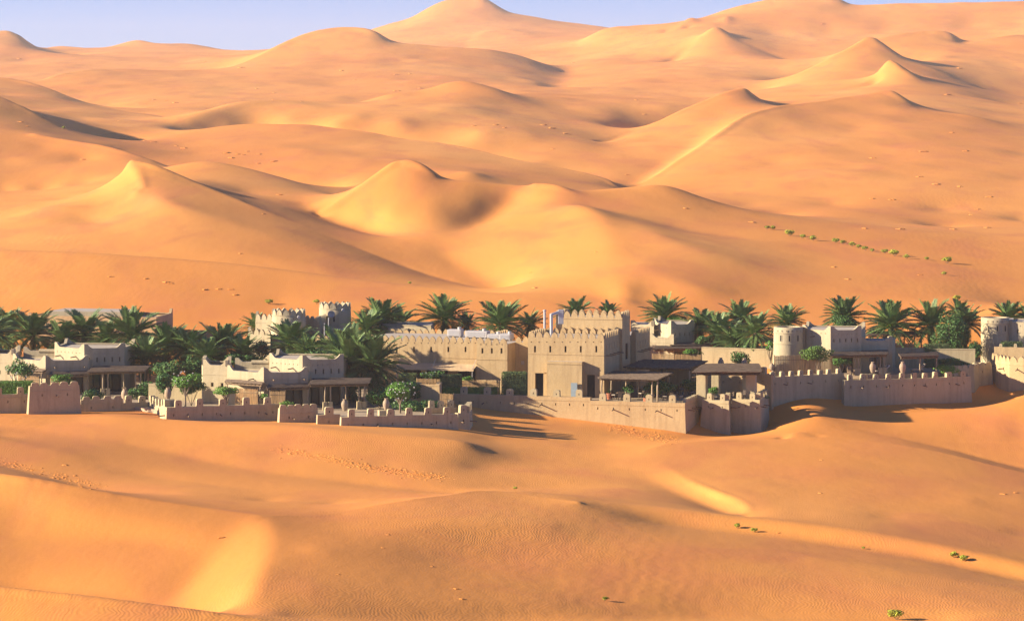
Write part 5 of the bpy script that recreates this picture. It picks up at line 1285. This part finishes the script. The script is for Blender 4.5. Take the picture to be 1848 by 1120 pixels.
PALMS = [
 (-20, 592, 46, 334, .3, 'date palm overlapping the left end of the resort, behind the low block'),
 (14, 590, 42, 345, .6, 'date palm rising before the left end of the long low house'),
 (60, 594, 46, 338, .3, 'date palm behind the rear-left block of the villa by the long house'),
 (112, 606, 36, 334, .3, 'short palm with browning fronds behind the villa by the long house'),
 (152, 592, 44, 336, .3, 'full date palm standing before the middle of the long low house'),
 (192, 606, 36, 333, .3, 'lower date palm between two fuller ones behind the first villa'),
 (236, 594, 48, 332, .3, 'tall feathery date palm right of the first villa roof'),
 (262, 640, 38, 326, .3, 'drooping palm beside the deep pergola of the first villa'),
 (300, 618, 44, 330, .3, 'date palm under the swept corner of the long low house'),
 (338, 622, 40, 328, .3, 'date palm behind the round frangipani bush'),
 (372, 636, 36, 325, .3, 'bushy palm behind the rear-left block of the second villa'),
 (404, 616, 46, 330, .3, 'date palm with a brown skirt behind the second villa'),
 (440, 632, 34, 327, .3, 'low palm half behind the yard wall of the second villa'),
 (462, 585, 24, 345, .6, 'small palm behind the stepped fort wall'),
 (524, 612, 42, 328, .3, 'date palm in front of the shorter round tower'),
 (556, 628, 34, 325, .3, 'shadowed palm tucked right of the shorter round tower palm'),
 (610, 622, 40, 322, .3, 'date palm before the wall below the taller round tower'),
 (634, 640, 62, 311.5, .35, 'big spreading date palm against the tall block of the villa'),
 (672, 648, 54, 310.5, .35, 'wide drooping palm leaning towards the hall windows'),
 (662, 588, 34, 338, .3, 'palm just right of the taller round tower'),
 (688, 572, 42, 346, .6, 'date palm rising behind the low wall near the service block'),
 (724, 578, 30, 350, .8, 'small palm with thin fronds behind the service block'),
 (803, 566, 43, 350, .8, 'full date palm behind the middle of the long hall'),
 (842, 582, 22, 352, .8, 'little dark palm right beside the full one behind the hall'),
 (904, 576, 46, 346, .6, 'wide date palm behind the bay of the hall'),
 (956, 580, 26, 350, .8, 'small palm between the hall and the flue pipes'),
 (1040, 561, 30, 352, .8, 'palm top showing over the left half of the tower block'),
 (1099, 563, 22, 354, .9, 'small palm top showing over the right half of the tower block'),
 (1200, 564, 38, 360, 1.2, 'date palm behind the hidden villa'),
 (1264, 580, 32, 354, 1.0, 'date palm right of the hidden villa'),
 (1296, 592, 36, 350, 1.0, 'tall-trunked palm beside the hidden villa garden'),
 (1336, 570, 34, 356, 1.2, 'date palm topmost in the group behind the pavilion'),
 (1328, 608, 36, 346, .9, 'low wide palm in the group behind the pavilion'),
 (1364, 592, 34, 343, .9, 'palm with a clear straight trunk left of the round corner tower'),
 (1420, 575, 32, 352, 1.5, 'date palm rising behind the round corner tower'),
 (1524, 566, 36, 350, 1.6, 'palm over the round dark shrub behind the villa'),
 (1608, 578, 46, 345, 1.6, 'broad date palm over the dark rear pergola'),
 (1680, 576, 42, 345, 1.6, 'palm with a bare upright trunk beside the feathery tree'),
 (1742, 578, 32, 347, 1.6, 'palm showing behind the feathery tree'),
 (1730, 560, 24, 352, 1.8, 'small palm top above the feathery tree'),
 (1820, 568, 32, 352, 2.0, 'palm behind the plain round tower'),
 (1856, 570, 30, 354, 2.0, 'palm beyond the end villa of the resort')]
for i, (px, py, rp, Y, zg, lb) in enumerate(PALMS): palm(lb, px, py, rp, Y, zg, 900 + i, nf=58 if rp > 30 else 42, dry=7 if px < 700 else 4)

# ------------------------------------------------------------------ shrubs and trees
def leaf_cloud(bm, blobs, n, size, r, flat=0.0, shell=0.55):
    """small leaf faces spread through overlapping clumps; blobs = [(centre, (rx, ry, rz))]"""
    tot = sum(b[1][0] * b[1][1] for b in blobs)
    for c, (rx, ry, rz) in blobs:
        k = max(8, int(n * rx * ry / tot))
        for _ in range(k):
            d = Vector((r.gauss(0, 1), r.gauss(0, 1), r.gauss(0, 1))).normalized(); q = shell + (1 - shell) * r.random()**0.6
            q *= r.uniform(0.88, 1.08)
            p = Vector((c[0] + d.x * rx * q, c[1] + d.y * ry * q, c[2] + d.z * rz * q))
            nrm = (d + Vector((r.uniform(-.8, .8), r.uniform(-.8, .8), r.uniform(-.5, .8)))).normalized()
            u = nrm.orthogonal().normalized(); v = nrm.cross(u); a = r.uniform(0, 6.28); u, v = u * math.cos(a) + v * math.sin(a), v * math.cos(a) - u * math.sin(a)
            s = size * r.uniform(0.65, 1.3)
            bm.faces.new([bm.verts.new(p - u * s), bm.verts.new(p + v * s * .45), bm.verts.new(p + u * s), bm.verts.new(p - v * s * .45)])
def clumps(c, R, k, r, rz=0.85, spread=0.7):
    out = []
    for _ in range(k):
        d = Vector((r.gauss(0, 1), r.gauss(0, 1), r.gauss(0, 0.8))).normalized() * r.uniform(0.3, 1.0) * spread
        s = r.uniform(0.38, 0.56); out.append(((c[0] + d.x * R[0], c[1] + d.y * R[1], c[2] + d.z * R[2]), (R[0] * s, R[1] * s, R[2] * s * rz)))
    return out
def bush(name, label, cat, px, py0, px1, py1, Y, mat, n, size, seed, trunk=False, flowers=0, depth=None, zg=None, group=None, k=9):
    """box in bearings: left/top/right/bottom"""
    r = random.Random(seed); cx = (px + px1) / 2; W = (px1 - px) * Y / F / 2; zt = Z(py0, Y); zb_ = Z(py1, Y); Hh = (zt - zb_) / 2
    c = (X(cx, Y), Y, (zt + zb_) / 2); base = (c[0], Y, zg if zg is not None else zb_)
    t = thing(name, label, cat, base, group)
    bm = bmesh.new(); leaf_cloud(bm, clumps(c, (W * 1.1, (depth or W) * 1.1, Hh * 1.1), k + 3, r), int(n * 1.6), size * 1.05, r)
    part('crown' if trunk else 'foliage', bm, mat, t)
    bm = bmesh.new(); b0 = Vector(base) - Vector((0, 0, 0.05))
    if trunk:
        fork = Vector((c[0], Y, base[2] + (c[2] - base[2]) * 0.35)); beam(bm, b0, fork, 0.11, 0.08, 7)
        for _ in range(7):
            e = Vector((c[0] + r.uniform(-.7, .7) * W, Y + r.uniform(-.7, .7) * W, c[2] + r.uniform(-.1, .5) * Hh)); m_ = fork.lerp(e, .5) + Vector((r.uniform(-.1, .1), r.uniform(-.1, .1), 0.05)); beam(bm, fork, m_, 0.06, 0.045, 6); beam(bm, m_, e, 0.045, 0.02, 5)
        part('trunk', bm, BARK, t)
    else:
        for _ in range(6):
            e = Vector((c[0] + r.uniform(-.6, .6) * W, Y + r.uniform(-.6, .6) * W, c[2] + r.uniform(-.3, .5) * Hh)); beam(bm, b0, e, 0.035, 0.012, 5)
        part('stems', bm, BARK, t)
    if flowers:
        bm = bmesh.new()
        for _ in range(flowers):
            d = Vector((r.gauss(0, 1), -abs(r.gauss(0, 1)), r.gauss(0.3, 1))).normalized(); p = Vector((c[0] + d.x * W * 0.92, c[1] + d.y * W * 0.92, c[2] + d.z * Hh * .92))
            for q in range(5):
                a = q * 1.257; u = Vector((math.cos(a), -0.4, math.sin(a))) * 0.075; v = Vector((-math.sin(a), 0, math.cos(a))) * 0.035
                bm.faces.new([bm.verts.new(p), bm.verts.new(p + u * .6 + v), bm.verts.new(p + u), bm.verts.new(p + u * .6 - v)])
        part('blossoms', bm, PETAL, t)
    return t
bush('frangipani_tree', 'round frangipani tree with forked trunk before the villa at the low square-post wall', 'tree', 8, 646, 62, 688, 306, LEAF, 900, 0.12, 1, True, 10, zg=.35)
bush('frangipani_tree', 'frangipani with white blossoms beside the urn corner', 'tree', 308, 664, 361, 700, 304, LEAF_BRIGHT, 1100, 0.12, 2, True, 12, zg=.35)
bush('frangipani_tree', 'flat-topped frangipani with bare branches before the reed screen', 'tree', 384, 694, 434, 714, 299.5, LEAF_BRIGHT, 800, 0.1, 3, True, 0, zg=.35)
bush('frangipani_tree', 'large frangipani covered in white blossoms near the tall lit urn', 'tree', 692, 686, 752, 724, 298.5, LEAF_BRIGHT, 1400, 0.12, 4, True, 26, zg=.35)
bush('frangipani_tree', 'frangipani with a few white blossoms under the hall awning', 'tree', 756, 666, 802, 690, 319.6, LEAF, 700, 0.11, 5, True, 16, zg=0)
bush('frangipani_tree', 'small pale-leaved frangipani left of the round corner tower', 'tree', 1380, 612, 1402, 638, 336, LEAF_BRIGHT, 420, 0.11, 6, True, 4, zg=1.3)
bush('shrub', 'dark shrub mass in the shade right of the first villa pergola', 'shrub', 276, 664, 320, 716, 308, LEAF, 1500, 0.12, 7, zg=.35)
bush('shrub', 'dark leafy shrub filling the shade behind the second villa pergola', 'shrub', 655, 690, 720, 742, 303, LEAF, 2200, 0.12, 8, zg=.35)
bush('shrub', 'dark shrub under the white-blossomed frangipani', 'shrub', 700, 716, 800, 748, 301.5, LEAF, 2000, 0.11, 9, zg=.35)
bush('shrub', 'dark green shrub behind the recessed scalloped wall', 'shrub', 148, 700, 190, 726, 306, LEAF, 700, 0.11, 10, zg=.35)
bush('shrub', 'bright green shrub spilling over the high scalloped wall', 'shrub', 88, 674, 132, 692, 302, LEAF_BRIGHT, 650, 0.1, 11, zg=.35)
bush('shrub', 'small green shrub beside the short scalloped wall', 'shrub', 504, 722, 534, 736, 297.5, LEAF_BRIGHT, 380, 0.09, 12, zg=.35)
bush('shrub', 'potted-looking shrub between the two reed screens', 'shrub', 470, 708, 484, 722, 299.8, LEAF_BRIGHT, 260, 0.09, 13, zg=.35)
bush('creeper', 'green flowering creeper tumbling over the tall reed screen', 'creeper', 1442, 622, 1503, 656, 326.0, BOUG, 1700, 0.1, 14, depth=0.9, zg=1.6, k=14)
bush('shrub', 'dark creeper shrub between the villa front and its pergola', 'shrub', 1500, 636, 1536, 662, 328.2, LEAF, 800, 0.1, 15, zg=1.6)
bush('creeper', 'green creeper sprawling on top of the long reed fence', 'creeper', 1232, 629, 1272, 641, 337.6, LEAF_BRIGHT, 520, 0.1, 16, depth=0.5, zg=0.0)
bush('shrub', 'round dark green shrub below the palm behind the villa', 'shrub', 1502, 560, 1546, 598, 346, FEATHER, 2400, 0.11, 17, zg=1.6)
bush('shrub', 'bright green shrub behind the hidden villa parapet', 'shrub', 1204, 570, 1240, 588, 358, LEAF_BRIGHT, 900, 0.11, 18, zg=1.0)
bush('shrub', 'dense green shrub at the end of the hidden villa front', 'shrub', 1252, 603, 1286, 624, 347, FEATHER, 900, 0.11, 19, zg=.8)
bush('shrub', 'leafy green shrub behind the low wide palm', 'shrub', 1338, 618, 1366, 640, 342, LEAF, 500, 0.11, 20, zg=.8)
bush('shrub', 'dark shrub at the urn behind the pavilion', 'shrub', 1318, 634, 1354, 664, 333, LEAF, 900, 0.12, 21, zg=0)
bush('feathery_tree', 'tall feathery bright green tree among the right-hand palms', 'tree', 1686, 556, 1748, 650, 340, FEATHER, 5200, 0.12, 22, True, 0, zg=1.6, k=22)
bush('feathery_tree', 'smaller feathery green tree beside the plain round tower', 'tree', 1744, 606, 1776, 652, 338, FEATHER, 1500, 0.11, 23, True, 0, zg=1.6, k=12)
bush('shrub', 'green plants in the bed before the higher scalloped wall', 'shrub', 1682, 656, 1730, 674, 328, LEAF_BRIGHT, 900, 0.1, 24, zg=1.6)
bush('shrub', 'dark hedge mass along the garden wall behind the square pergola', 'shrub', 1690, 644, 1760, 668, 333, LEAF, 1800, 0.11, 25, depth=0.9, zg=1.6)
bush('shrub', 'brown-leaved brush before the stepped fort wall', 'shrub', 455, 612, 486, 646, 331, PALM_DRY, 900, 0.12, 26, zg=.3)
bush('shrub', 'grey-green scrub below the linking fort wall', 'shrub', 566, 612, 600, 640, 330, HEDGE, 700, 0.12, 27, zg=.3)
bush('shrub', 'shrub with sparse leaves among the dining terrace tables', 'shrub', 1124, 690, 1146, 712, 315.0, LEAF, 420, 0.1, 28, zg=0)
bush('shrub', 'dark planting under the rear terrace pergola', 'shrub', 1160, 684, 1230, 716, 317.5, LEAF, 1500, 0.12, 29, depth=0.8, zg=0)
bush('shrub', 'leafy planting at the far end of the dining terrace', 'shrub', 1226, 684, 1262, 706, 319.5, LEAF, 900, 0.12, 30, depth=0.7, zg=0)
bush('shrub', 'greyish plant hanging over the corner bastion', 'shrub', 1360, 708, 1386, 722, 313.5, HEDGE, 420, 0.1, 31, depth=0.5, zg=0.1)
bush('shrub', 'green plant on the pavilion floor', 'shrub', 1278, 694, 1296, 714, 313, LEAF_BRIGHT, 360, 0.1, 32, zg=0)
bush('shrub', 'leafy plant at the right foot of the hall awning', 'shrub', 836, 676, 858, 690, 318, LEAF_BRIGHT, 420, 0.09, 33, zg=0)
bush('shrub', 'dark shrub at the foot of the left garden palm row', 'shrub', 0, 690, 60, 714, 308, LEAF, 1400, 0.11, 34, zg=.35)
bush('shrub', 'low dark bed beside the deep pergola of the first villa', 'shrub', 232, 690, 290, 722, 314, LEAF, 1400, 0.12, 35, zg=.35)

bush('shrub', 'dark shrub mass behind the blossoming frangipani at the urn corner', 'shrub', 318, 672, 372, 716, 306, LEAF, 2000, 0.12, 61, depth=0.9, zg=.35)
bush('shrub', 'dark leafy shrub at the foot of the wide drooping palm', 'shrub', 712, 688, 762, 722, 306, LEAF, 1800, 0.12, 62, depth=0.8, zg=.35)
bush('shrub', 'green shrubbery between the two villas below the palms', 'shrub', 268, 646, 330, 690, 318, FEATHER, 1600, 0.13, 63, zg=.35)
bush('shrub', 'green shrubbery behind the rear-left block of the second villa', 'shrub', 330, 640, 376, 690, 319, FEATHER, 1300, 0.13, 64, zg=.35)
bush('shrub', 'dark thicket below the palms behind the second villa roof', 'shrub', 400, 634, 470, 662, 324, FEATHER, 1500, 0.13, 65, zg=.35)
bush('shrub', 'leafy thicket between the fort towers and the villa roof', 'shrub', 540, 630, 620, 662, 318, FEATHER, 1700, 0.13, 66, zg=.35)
def clipped_hedge(label, x0, y0, x1, y1, Y, d, seed, zg=0.0, mat=None, dens=330):
    r = random.Random(seed); xa, xb = X(x0, Y), X(x1, Y); zt = Z(y0, Y); zb_ = zg
    t = thing('clipped_hedge', label, 'hedge', ((xa + xb) / 2, Y + d / 2, zb_), 'clipped hedges')
    bm = bmesh.new(); cx, cy, cz = (xa + xb) / 2, Y + d / 2, (zt + zb_) / 2; hx, hy, hz = (xb - xa) / 2, d / 2, (zt - zb_) / 2
    core = bmesh.new(); box(core, (cx, cy, cz), (hx * 1.84, hy * 1.84, hz * 1.9)); part('core', core, mat or HEDGE, t, bevel=0.08)
    A = 8 * (hx * hz + hx * hy / 2 + hy * hz)
    for _ in range(int(A * dens)):
        f = r.choice('ffftlr'); u, v = r.uniform(-1, 1), r.uniform(-1, 1)
        u = math.copysign(abs(u)**1.0, u); j = r.uniform(-0.035, 0.045)
        rd = 1 - 0.05 * (abs(u)**8 + abs(v)**8)
        if f == 'f': p = Vector((cx + u * hx * rd, cy - hy - j, cz + v * hz * rd)); nr = Vector((0, -1, 0))
        elif f == 't': p = Vector((cx + u * hx * rd, cy + v * hy * rd, cz + hz + j)); nr = Vector((0, 0, 1))
        elif f == 'l': p = Vector((cx - hx - j, cy + u * hy * rd, cz + v * hz * rd)); nr = Vector((-1, 0, 0))
        else: p = Vector((cx + hx + j, cy + u * hy * rd, cz + v * hz * rd)); nr = Vector((1, 0, 0))
        nr = (nr + Vector((r.uniform(-.8, .8), r.uniform(-.8, .8), r.uniform(-.6, .8)))).normalized(); a = nr.orthogonal().normalized(); b_ = nr.cross(a); s = r.uniform(.03, .07)
        bm.faces.new([bm.verts.new(p - a * s), bm.verts.new(p + b_ * s * .6), bm.verts.new(p + a * s), bm.verts.new(p - b_ * s * .6)])
    part('foliage', bm, mat or HEDGE, t)
clipped_hedge('clipped grey-green box hedge between the low reed fences', 795, 677.5, 833, 706, 314.2, 1.6, 41)
clipped_hedge('larger clipped box hedge at the recess beside the left doorway', 906, 673, 951, 711, 313.2, 2.0, 42)
clipped_hedge('clipped hedge partly behind the drooping palm under the awning', 720, 675, 752, 692, 318.6, 1.4, 43)
clipped_hedge('low bright strip of hedge along the terrace wall', 796, 699, 901, 709, 313.6, 0.7, 44, 0.0, LEAF_BRIGHT, 220)
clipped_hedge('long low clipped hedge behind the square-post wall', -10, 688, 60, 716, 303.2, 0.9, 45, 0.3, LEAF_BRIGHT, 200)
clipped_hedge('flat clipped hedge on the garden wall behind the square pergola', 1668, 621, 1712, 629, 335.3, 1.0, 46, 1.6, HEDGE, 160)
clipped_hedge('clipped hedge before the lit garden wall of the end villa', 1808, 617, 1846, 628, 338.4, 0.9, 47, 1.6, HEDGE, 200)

# ------------------------------------------------------------------ desert shrubs on the dunes
SHRUB_ME = []
for k in range(3):
    r = random.Random(500 + k); bm = bmesh.new(); leaf_cloud(bm, clumps((0, 0, 0.42), (0.62, 0.62, 0.42), 9, r, spread=0.55), 700, 0.075, r, shell=0.35); SHRUB_ME.append(mesh_from(bm, 'desert_shrub_foliage', DESERT))
STEM_ME = bmesh.new()
for k in range(9):
    a = k * .7; beam(STEM_ME, (0, 0, -0.1), (0.35 * math.cos(a), 0.35 * math.sin(a), 0.4), 0.014, 0.006, 4)
STEM_ME = mesh_from(STEM_ME, 'stems', BARK)
def desert_shrub(px, py, w_px, lb, seed, squash=0.95, y0=100):
    p = hit(px, py, y0)
    if p is None: return
    s = w_px * 1.15 * p.y / F / 1.35
    t = thing('desert_shrub', lb, 'shrub', p, 'wild yellow-green shrubs on the dunes')
    o = bpy.data.objects.new('foliage', SHRUB_ME[seed % 3]); link(o, t); o.scale = (s, s, s * squash); o.rotation_euler = (0, 0, seed * 1.7)
    o = bpy.data.objects.new('stems', STEM_ME); link(o, t); o.scale = (s, s, s * squash)
LINE = 'shrub in the row running down the dune trough'
for i, (px, py, w_, lb) in enumerate([
  (486, 549, 17, 'round shrub on the slope above the shorter tower'), (572, 549, 15, 'shrub peeping over the taller round tower'),
  (115, 233, 9, 'tiny lone shrub high on the dark-edged dune'), (740, 513, 9, 'faint low shrub at the foot of the long reddish dune flank'),
  (1384, 414, 12, LINE), (1395, 415, 14, LINE), (1425, 426, 21, LINE), (1448, 431, 14, LINE), (1467, 434, 18, LINE), (1508, 438, 16, LINE), (1521, 441, 14, LINE), (1538, 445, 16, LINE), (1549, 448, 13, LINE), (1562, 452, 14, LINE), (1574, 455, 12, LINE),
  (1597, 458, 15, LINE), (1615, 463, 22, LINE), (1636, 467, 15, LINE), (1673, 470, 11, LINE), (1709, 476, 22, LINE), (1704, 497, 13, 'single shrub just below the row in the dune trough'),
  (1728, 542, 18, 'bright round shrub on the slope above the feathery tree'),
  (929, 883, 10, 'tiny shrub on the crest of the near dune'), (1331, 954, 17, 'larger of two shrubs beside the crescent hollow'), (1361, 961, 15, 'smaller of two shrubs beside the crescent hollow'),
  (1092, 1085, 15, 'lone round shrub on the nearest right-hand dune'), (1722, 1008, 22, 'straggly shrub on the long low ridge, left clump'), (1738, 1013, 20, 'straggly shrub on the long low ridge, right clump'), (1618, 1118, 34, 'shrub cut by the lower edge of the near dune'), (1558, 990, 9, 'dry little tuft on the shaded trough')]):
    desert_shrub(px, py, w_, lb, i, y0=100)
# ------------------------------------------------------------------ crusty hummocks of sand scattered on the slopes
HUM = []
for k in range(3):
    r = random.Random(700 + k); bm = bmesh.new(); bmesh.ops.create_icosphere(bm, subdivisions=3, radius=1.0)
    for v in bm.verts:
        n_ = 1 + 0.28 * math.sin(v.co.x * 4 + k) * math.sin(v.co.y * 5 + 1) + r.uniform(-.06, .06); v.co = Vector((v.co.x * n_, v.co.y * n_, max(-0.4, v.co.z) * 0.24 * n_))
    HUM.append(mesh_from(bm, 'sand_hummock', SAND, True))
def hummock(px, py, w_px, seed):
    p = hit(px, py)
    if p is None: return
    s = w_px * 0.72 * p.y / F / 2; o = bpy.data.objects.new('sand_hummock', HUM[seed % 3]); link(o); o.location = p + Vector((0, 0, 0.05 * s)); o.scale = (s, s * 1.3, s); o.rotation_euler = (0, 0, seed)
    zone = ('on the hazy far dunes' if p.y > 1150 else 'on the foreground sand' if p.y < 290 else 'on the sand slope just behind the left palms' if p.y < 420 else 'on the broad flank of the crested right dune' if px > 1100 else 'in the reddish basin above the pale ridge' if p.y > 600 and px > 200 else 'on the middle dunes')
    tag(o, 'small crusty sand hummock ' + zone, 'hummock', 'sand hummocks ' + zone)
SPOTS = [(35, 107, 12), (370, 112, 8), (436, 123, 14), (616, 128, 12), (640, 145, 8), (715, 135, 10), (740, 134, 9), (758, 160, 10), (716, 165, 14), (463, 161, 8), (495, 168, 9), (495, 181, 9), (544, 184, 7), (317, 186, 14), (300, 182, 8), (278, 180, 8), (215, 219, 8), (36, 221, 14), (50, 229, 10), (222, 250, 16), (260, 254, 10), (277, 257, 14), (318, 264, 10), (332, 268, 14), (410, 277, 16), (430, 279, 12), (446, 274, 10), (440, 280, 9), (468, 279, 12), (418, 286, 14), (495, 292, 16), (467, 296, 10), (150, 289, 12), (504, 352, 12), (475, 386, 9), (434, 459, 10), (855, 228, 10), (895, 226, 12), (910, 231, 10), (980, 226, 14), (995, 232, 16), (1020, 242, 14), (997, 270, 9), (1035, 114, 8), (1148, 181, 9), (1162, 207, 9), (1131, 316, 9), (1485, 44, 10), (1730, 124, 12), (1710, 172, 16), (1840, 187, 9), (1718, 240, 10), (1666, 274, 18), (1743, 273, 14), (1574, 286, 14), (1660, 320, 14), (1690, 333, 18), (1732, 337, 12), (1785, 356, 14), (1764, 378, 12), (1752, 388, 10), (1610, 361, 14), (1575, 359, 12), (1237, 376, 12), (1357, 402, 14), (1625, 414, 18), (1560, 413, 14), (1720, 414, 14), (1782, 411, 14), (1505, 482, 12), (1530, 504, 12), (1660, 497, 10), (965, 520, 16), (958, 492, 9), (200, 500, 12), (264, 504, 12), (300, 511, 16), (308, 512, 12), (370, 524, 14), (395, 522, 14), (417, 523, 12), (426, 534, 14), (1076, 455, 8), (1810, 892, 14), (1833, 889, 12), (117, 840, 14), (95, 862, 12), (780, 1022, 10), (833, 1081, 14), (822, 1063, 12), (400, 970, 16), (1480, 890, 10), (1482, 830, 8), (1405, 962, 9), (700, 965, 10), (690, 988, 8), (610, 1036, 8)]
for i, (px, py, w_) in enumerate(SPOTS): hummock(px, py, w_, i)
# trampled crusts of sand
def crust(label, pts, n, seed):
    r = random.Random(seed); bm = bmesh.new(); p0 = None
    for k in range(n):
        i = r.randrange(len(pts) - 1); f = r.random(); a, b = pts[i], pts[i + 1]; px = a[0] + (b[0] - a[0]) * f + r.gauss(0, 9); py = a[1] + (b[1] - a[1]) * f + r.gauss(0, 3.6)
        p = hit(px, py)
        if p is None: continue
        p0 = p0 or p
        s = r.uniform(0.03, 0.10) * (1.5 if r.random() < .1 else 1); e = bmesh.ops.create_icosphere(bm, subdivisions=1, radius=1.0)['verts']; a_ = r.uniform(0, 6)
        for v in e:
            x, y = v.co.x * s * r.uniform(.8, 1.3) * 1.5, v.co.y * s * r.uniform(.8, 1.3); v.co = Vector((p.x + x * math.cos(a_) - y * math.sin(a_), p.y + x * math.sin(a_) + y * math.cos(a_), p.z + v.co.z * s * 0.55))
    o = part('crusted_sand', bm, SAND); origin(o, p0); o['kind'] = 'stuff'; o['label'] = label
crust('crusty clods of sand in the long track below the left walls', [(500, 812), (580, 824), (660, 842), (740, 856), (800, 862)], 650, 5)
crust('trampled clods of sand at the foot of the sunlit corner wall', [(1110, 770), (1150, 782), (1190, 790), (1220, 794)], 320, 6)
crust('crusty clods of sand in the shaded hollow of the left foreground', [(0, 832), (60, 848), (120, 862), (180, 880)], 160, 7)

# ------------------------------------------------------------------ haze
def build_haze():
    bm = bmesh.new(); bmesh.ops.create_cube(bm, size=1.0)
    bmesh.ops.scale(bm, vec=(3400, 5400, 190), verts=bm.verts); bmesh.ops.translate(bm, vec=(0, 2560, 79), verts=bm.verts)
    me = bpy.data.meshes.new('haze'); bm.to_mesh(me); bm.free()
    o = bpy.data.objects.new('haze', me); COL.objects.link(o); o['kind'] = 'stuff'
    o['label'] = 'thin warm desert haze'
    m = bpy.data.materials.new('haze_air'); m.use_nodes = True; n = m.node_tree.nodes; l = m.node_tree.links
    n.remove(n['Principled BSDF'])
    v = n.new('ShaderNodeVolumePrincipled'); v.inputs['Density'].default_value = 0.0001
    v.inputs['Color'].default_value = (0.95, 0.92, 0.93, 1); v.inputs['Anisotropy'].default_value = 0.2
    l.new(v.outputs[0], n['Material Output'].inputs['Volume']); me.materials.append(m)
build_haze()
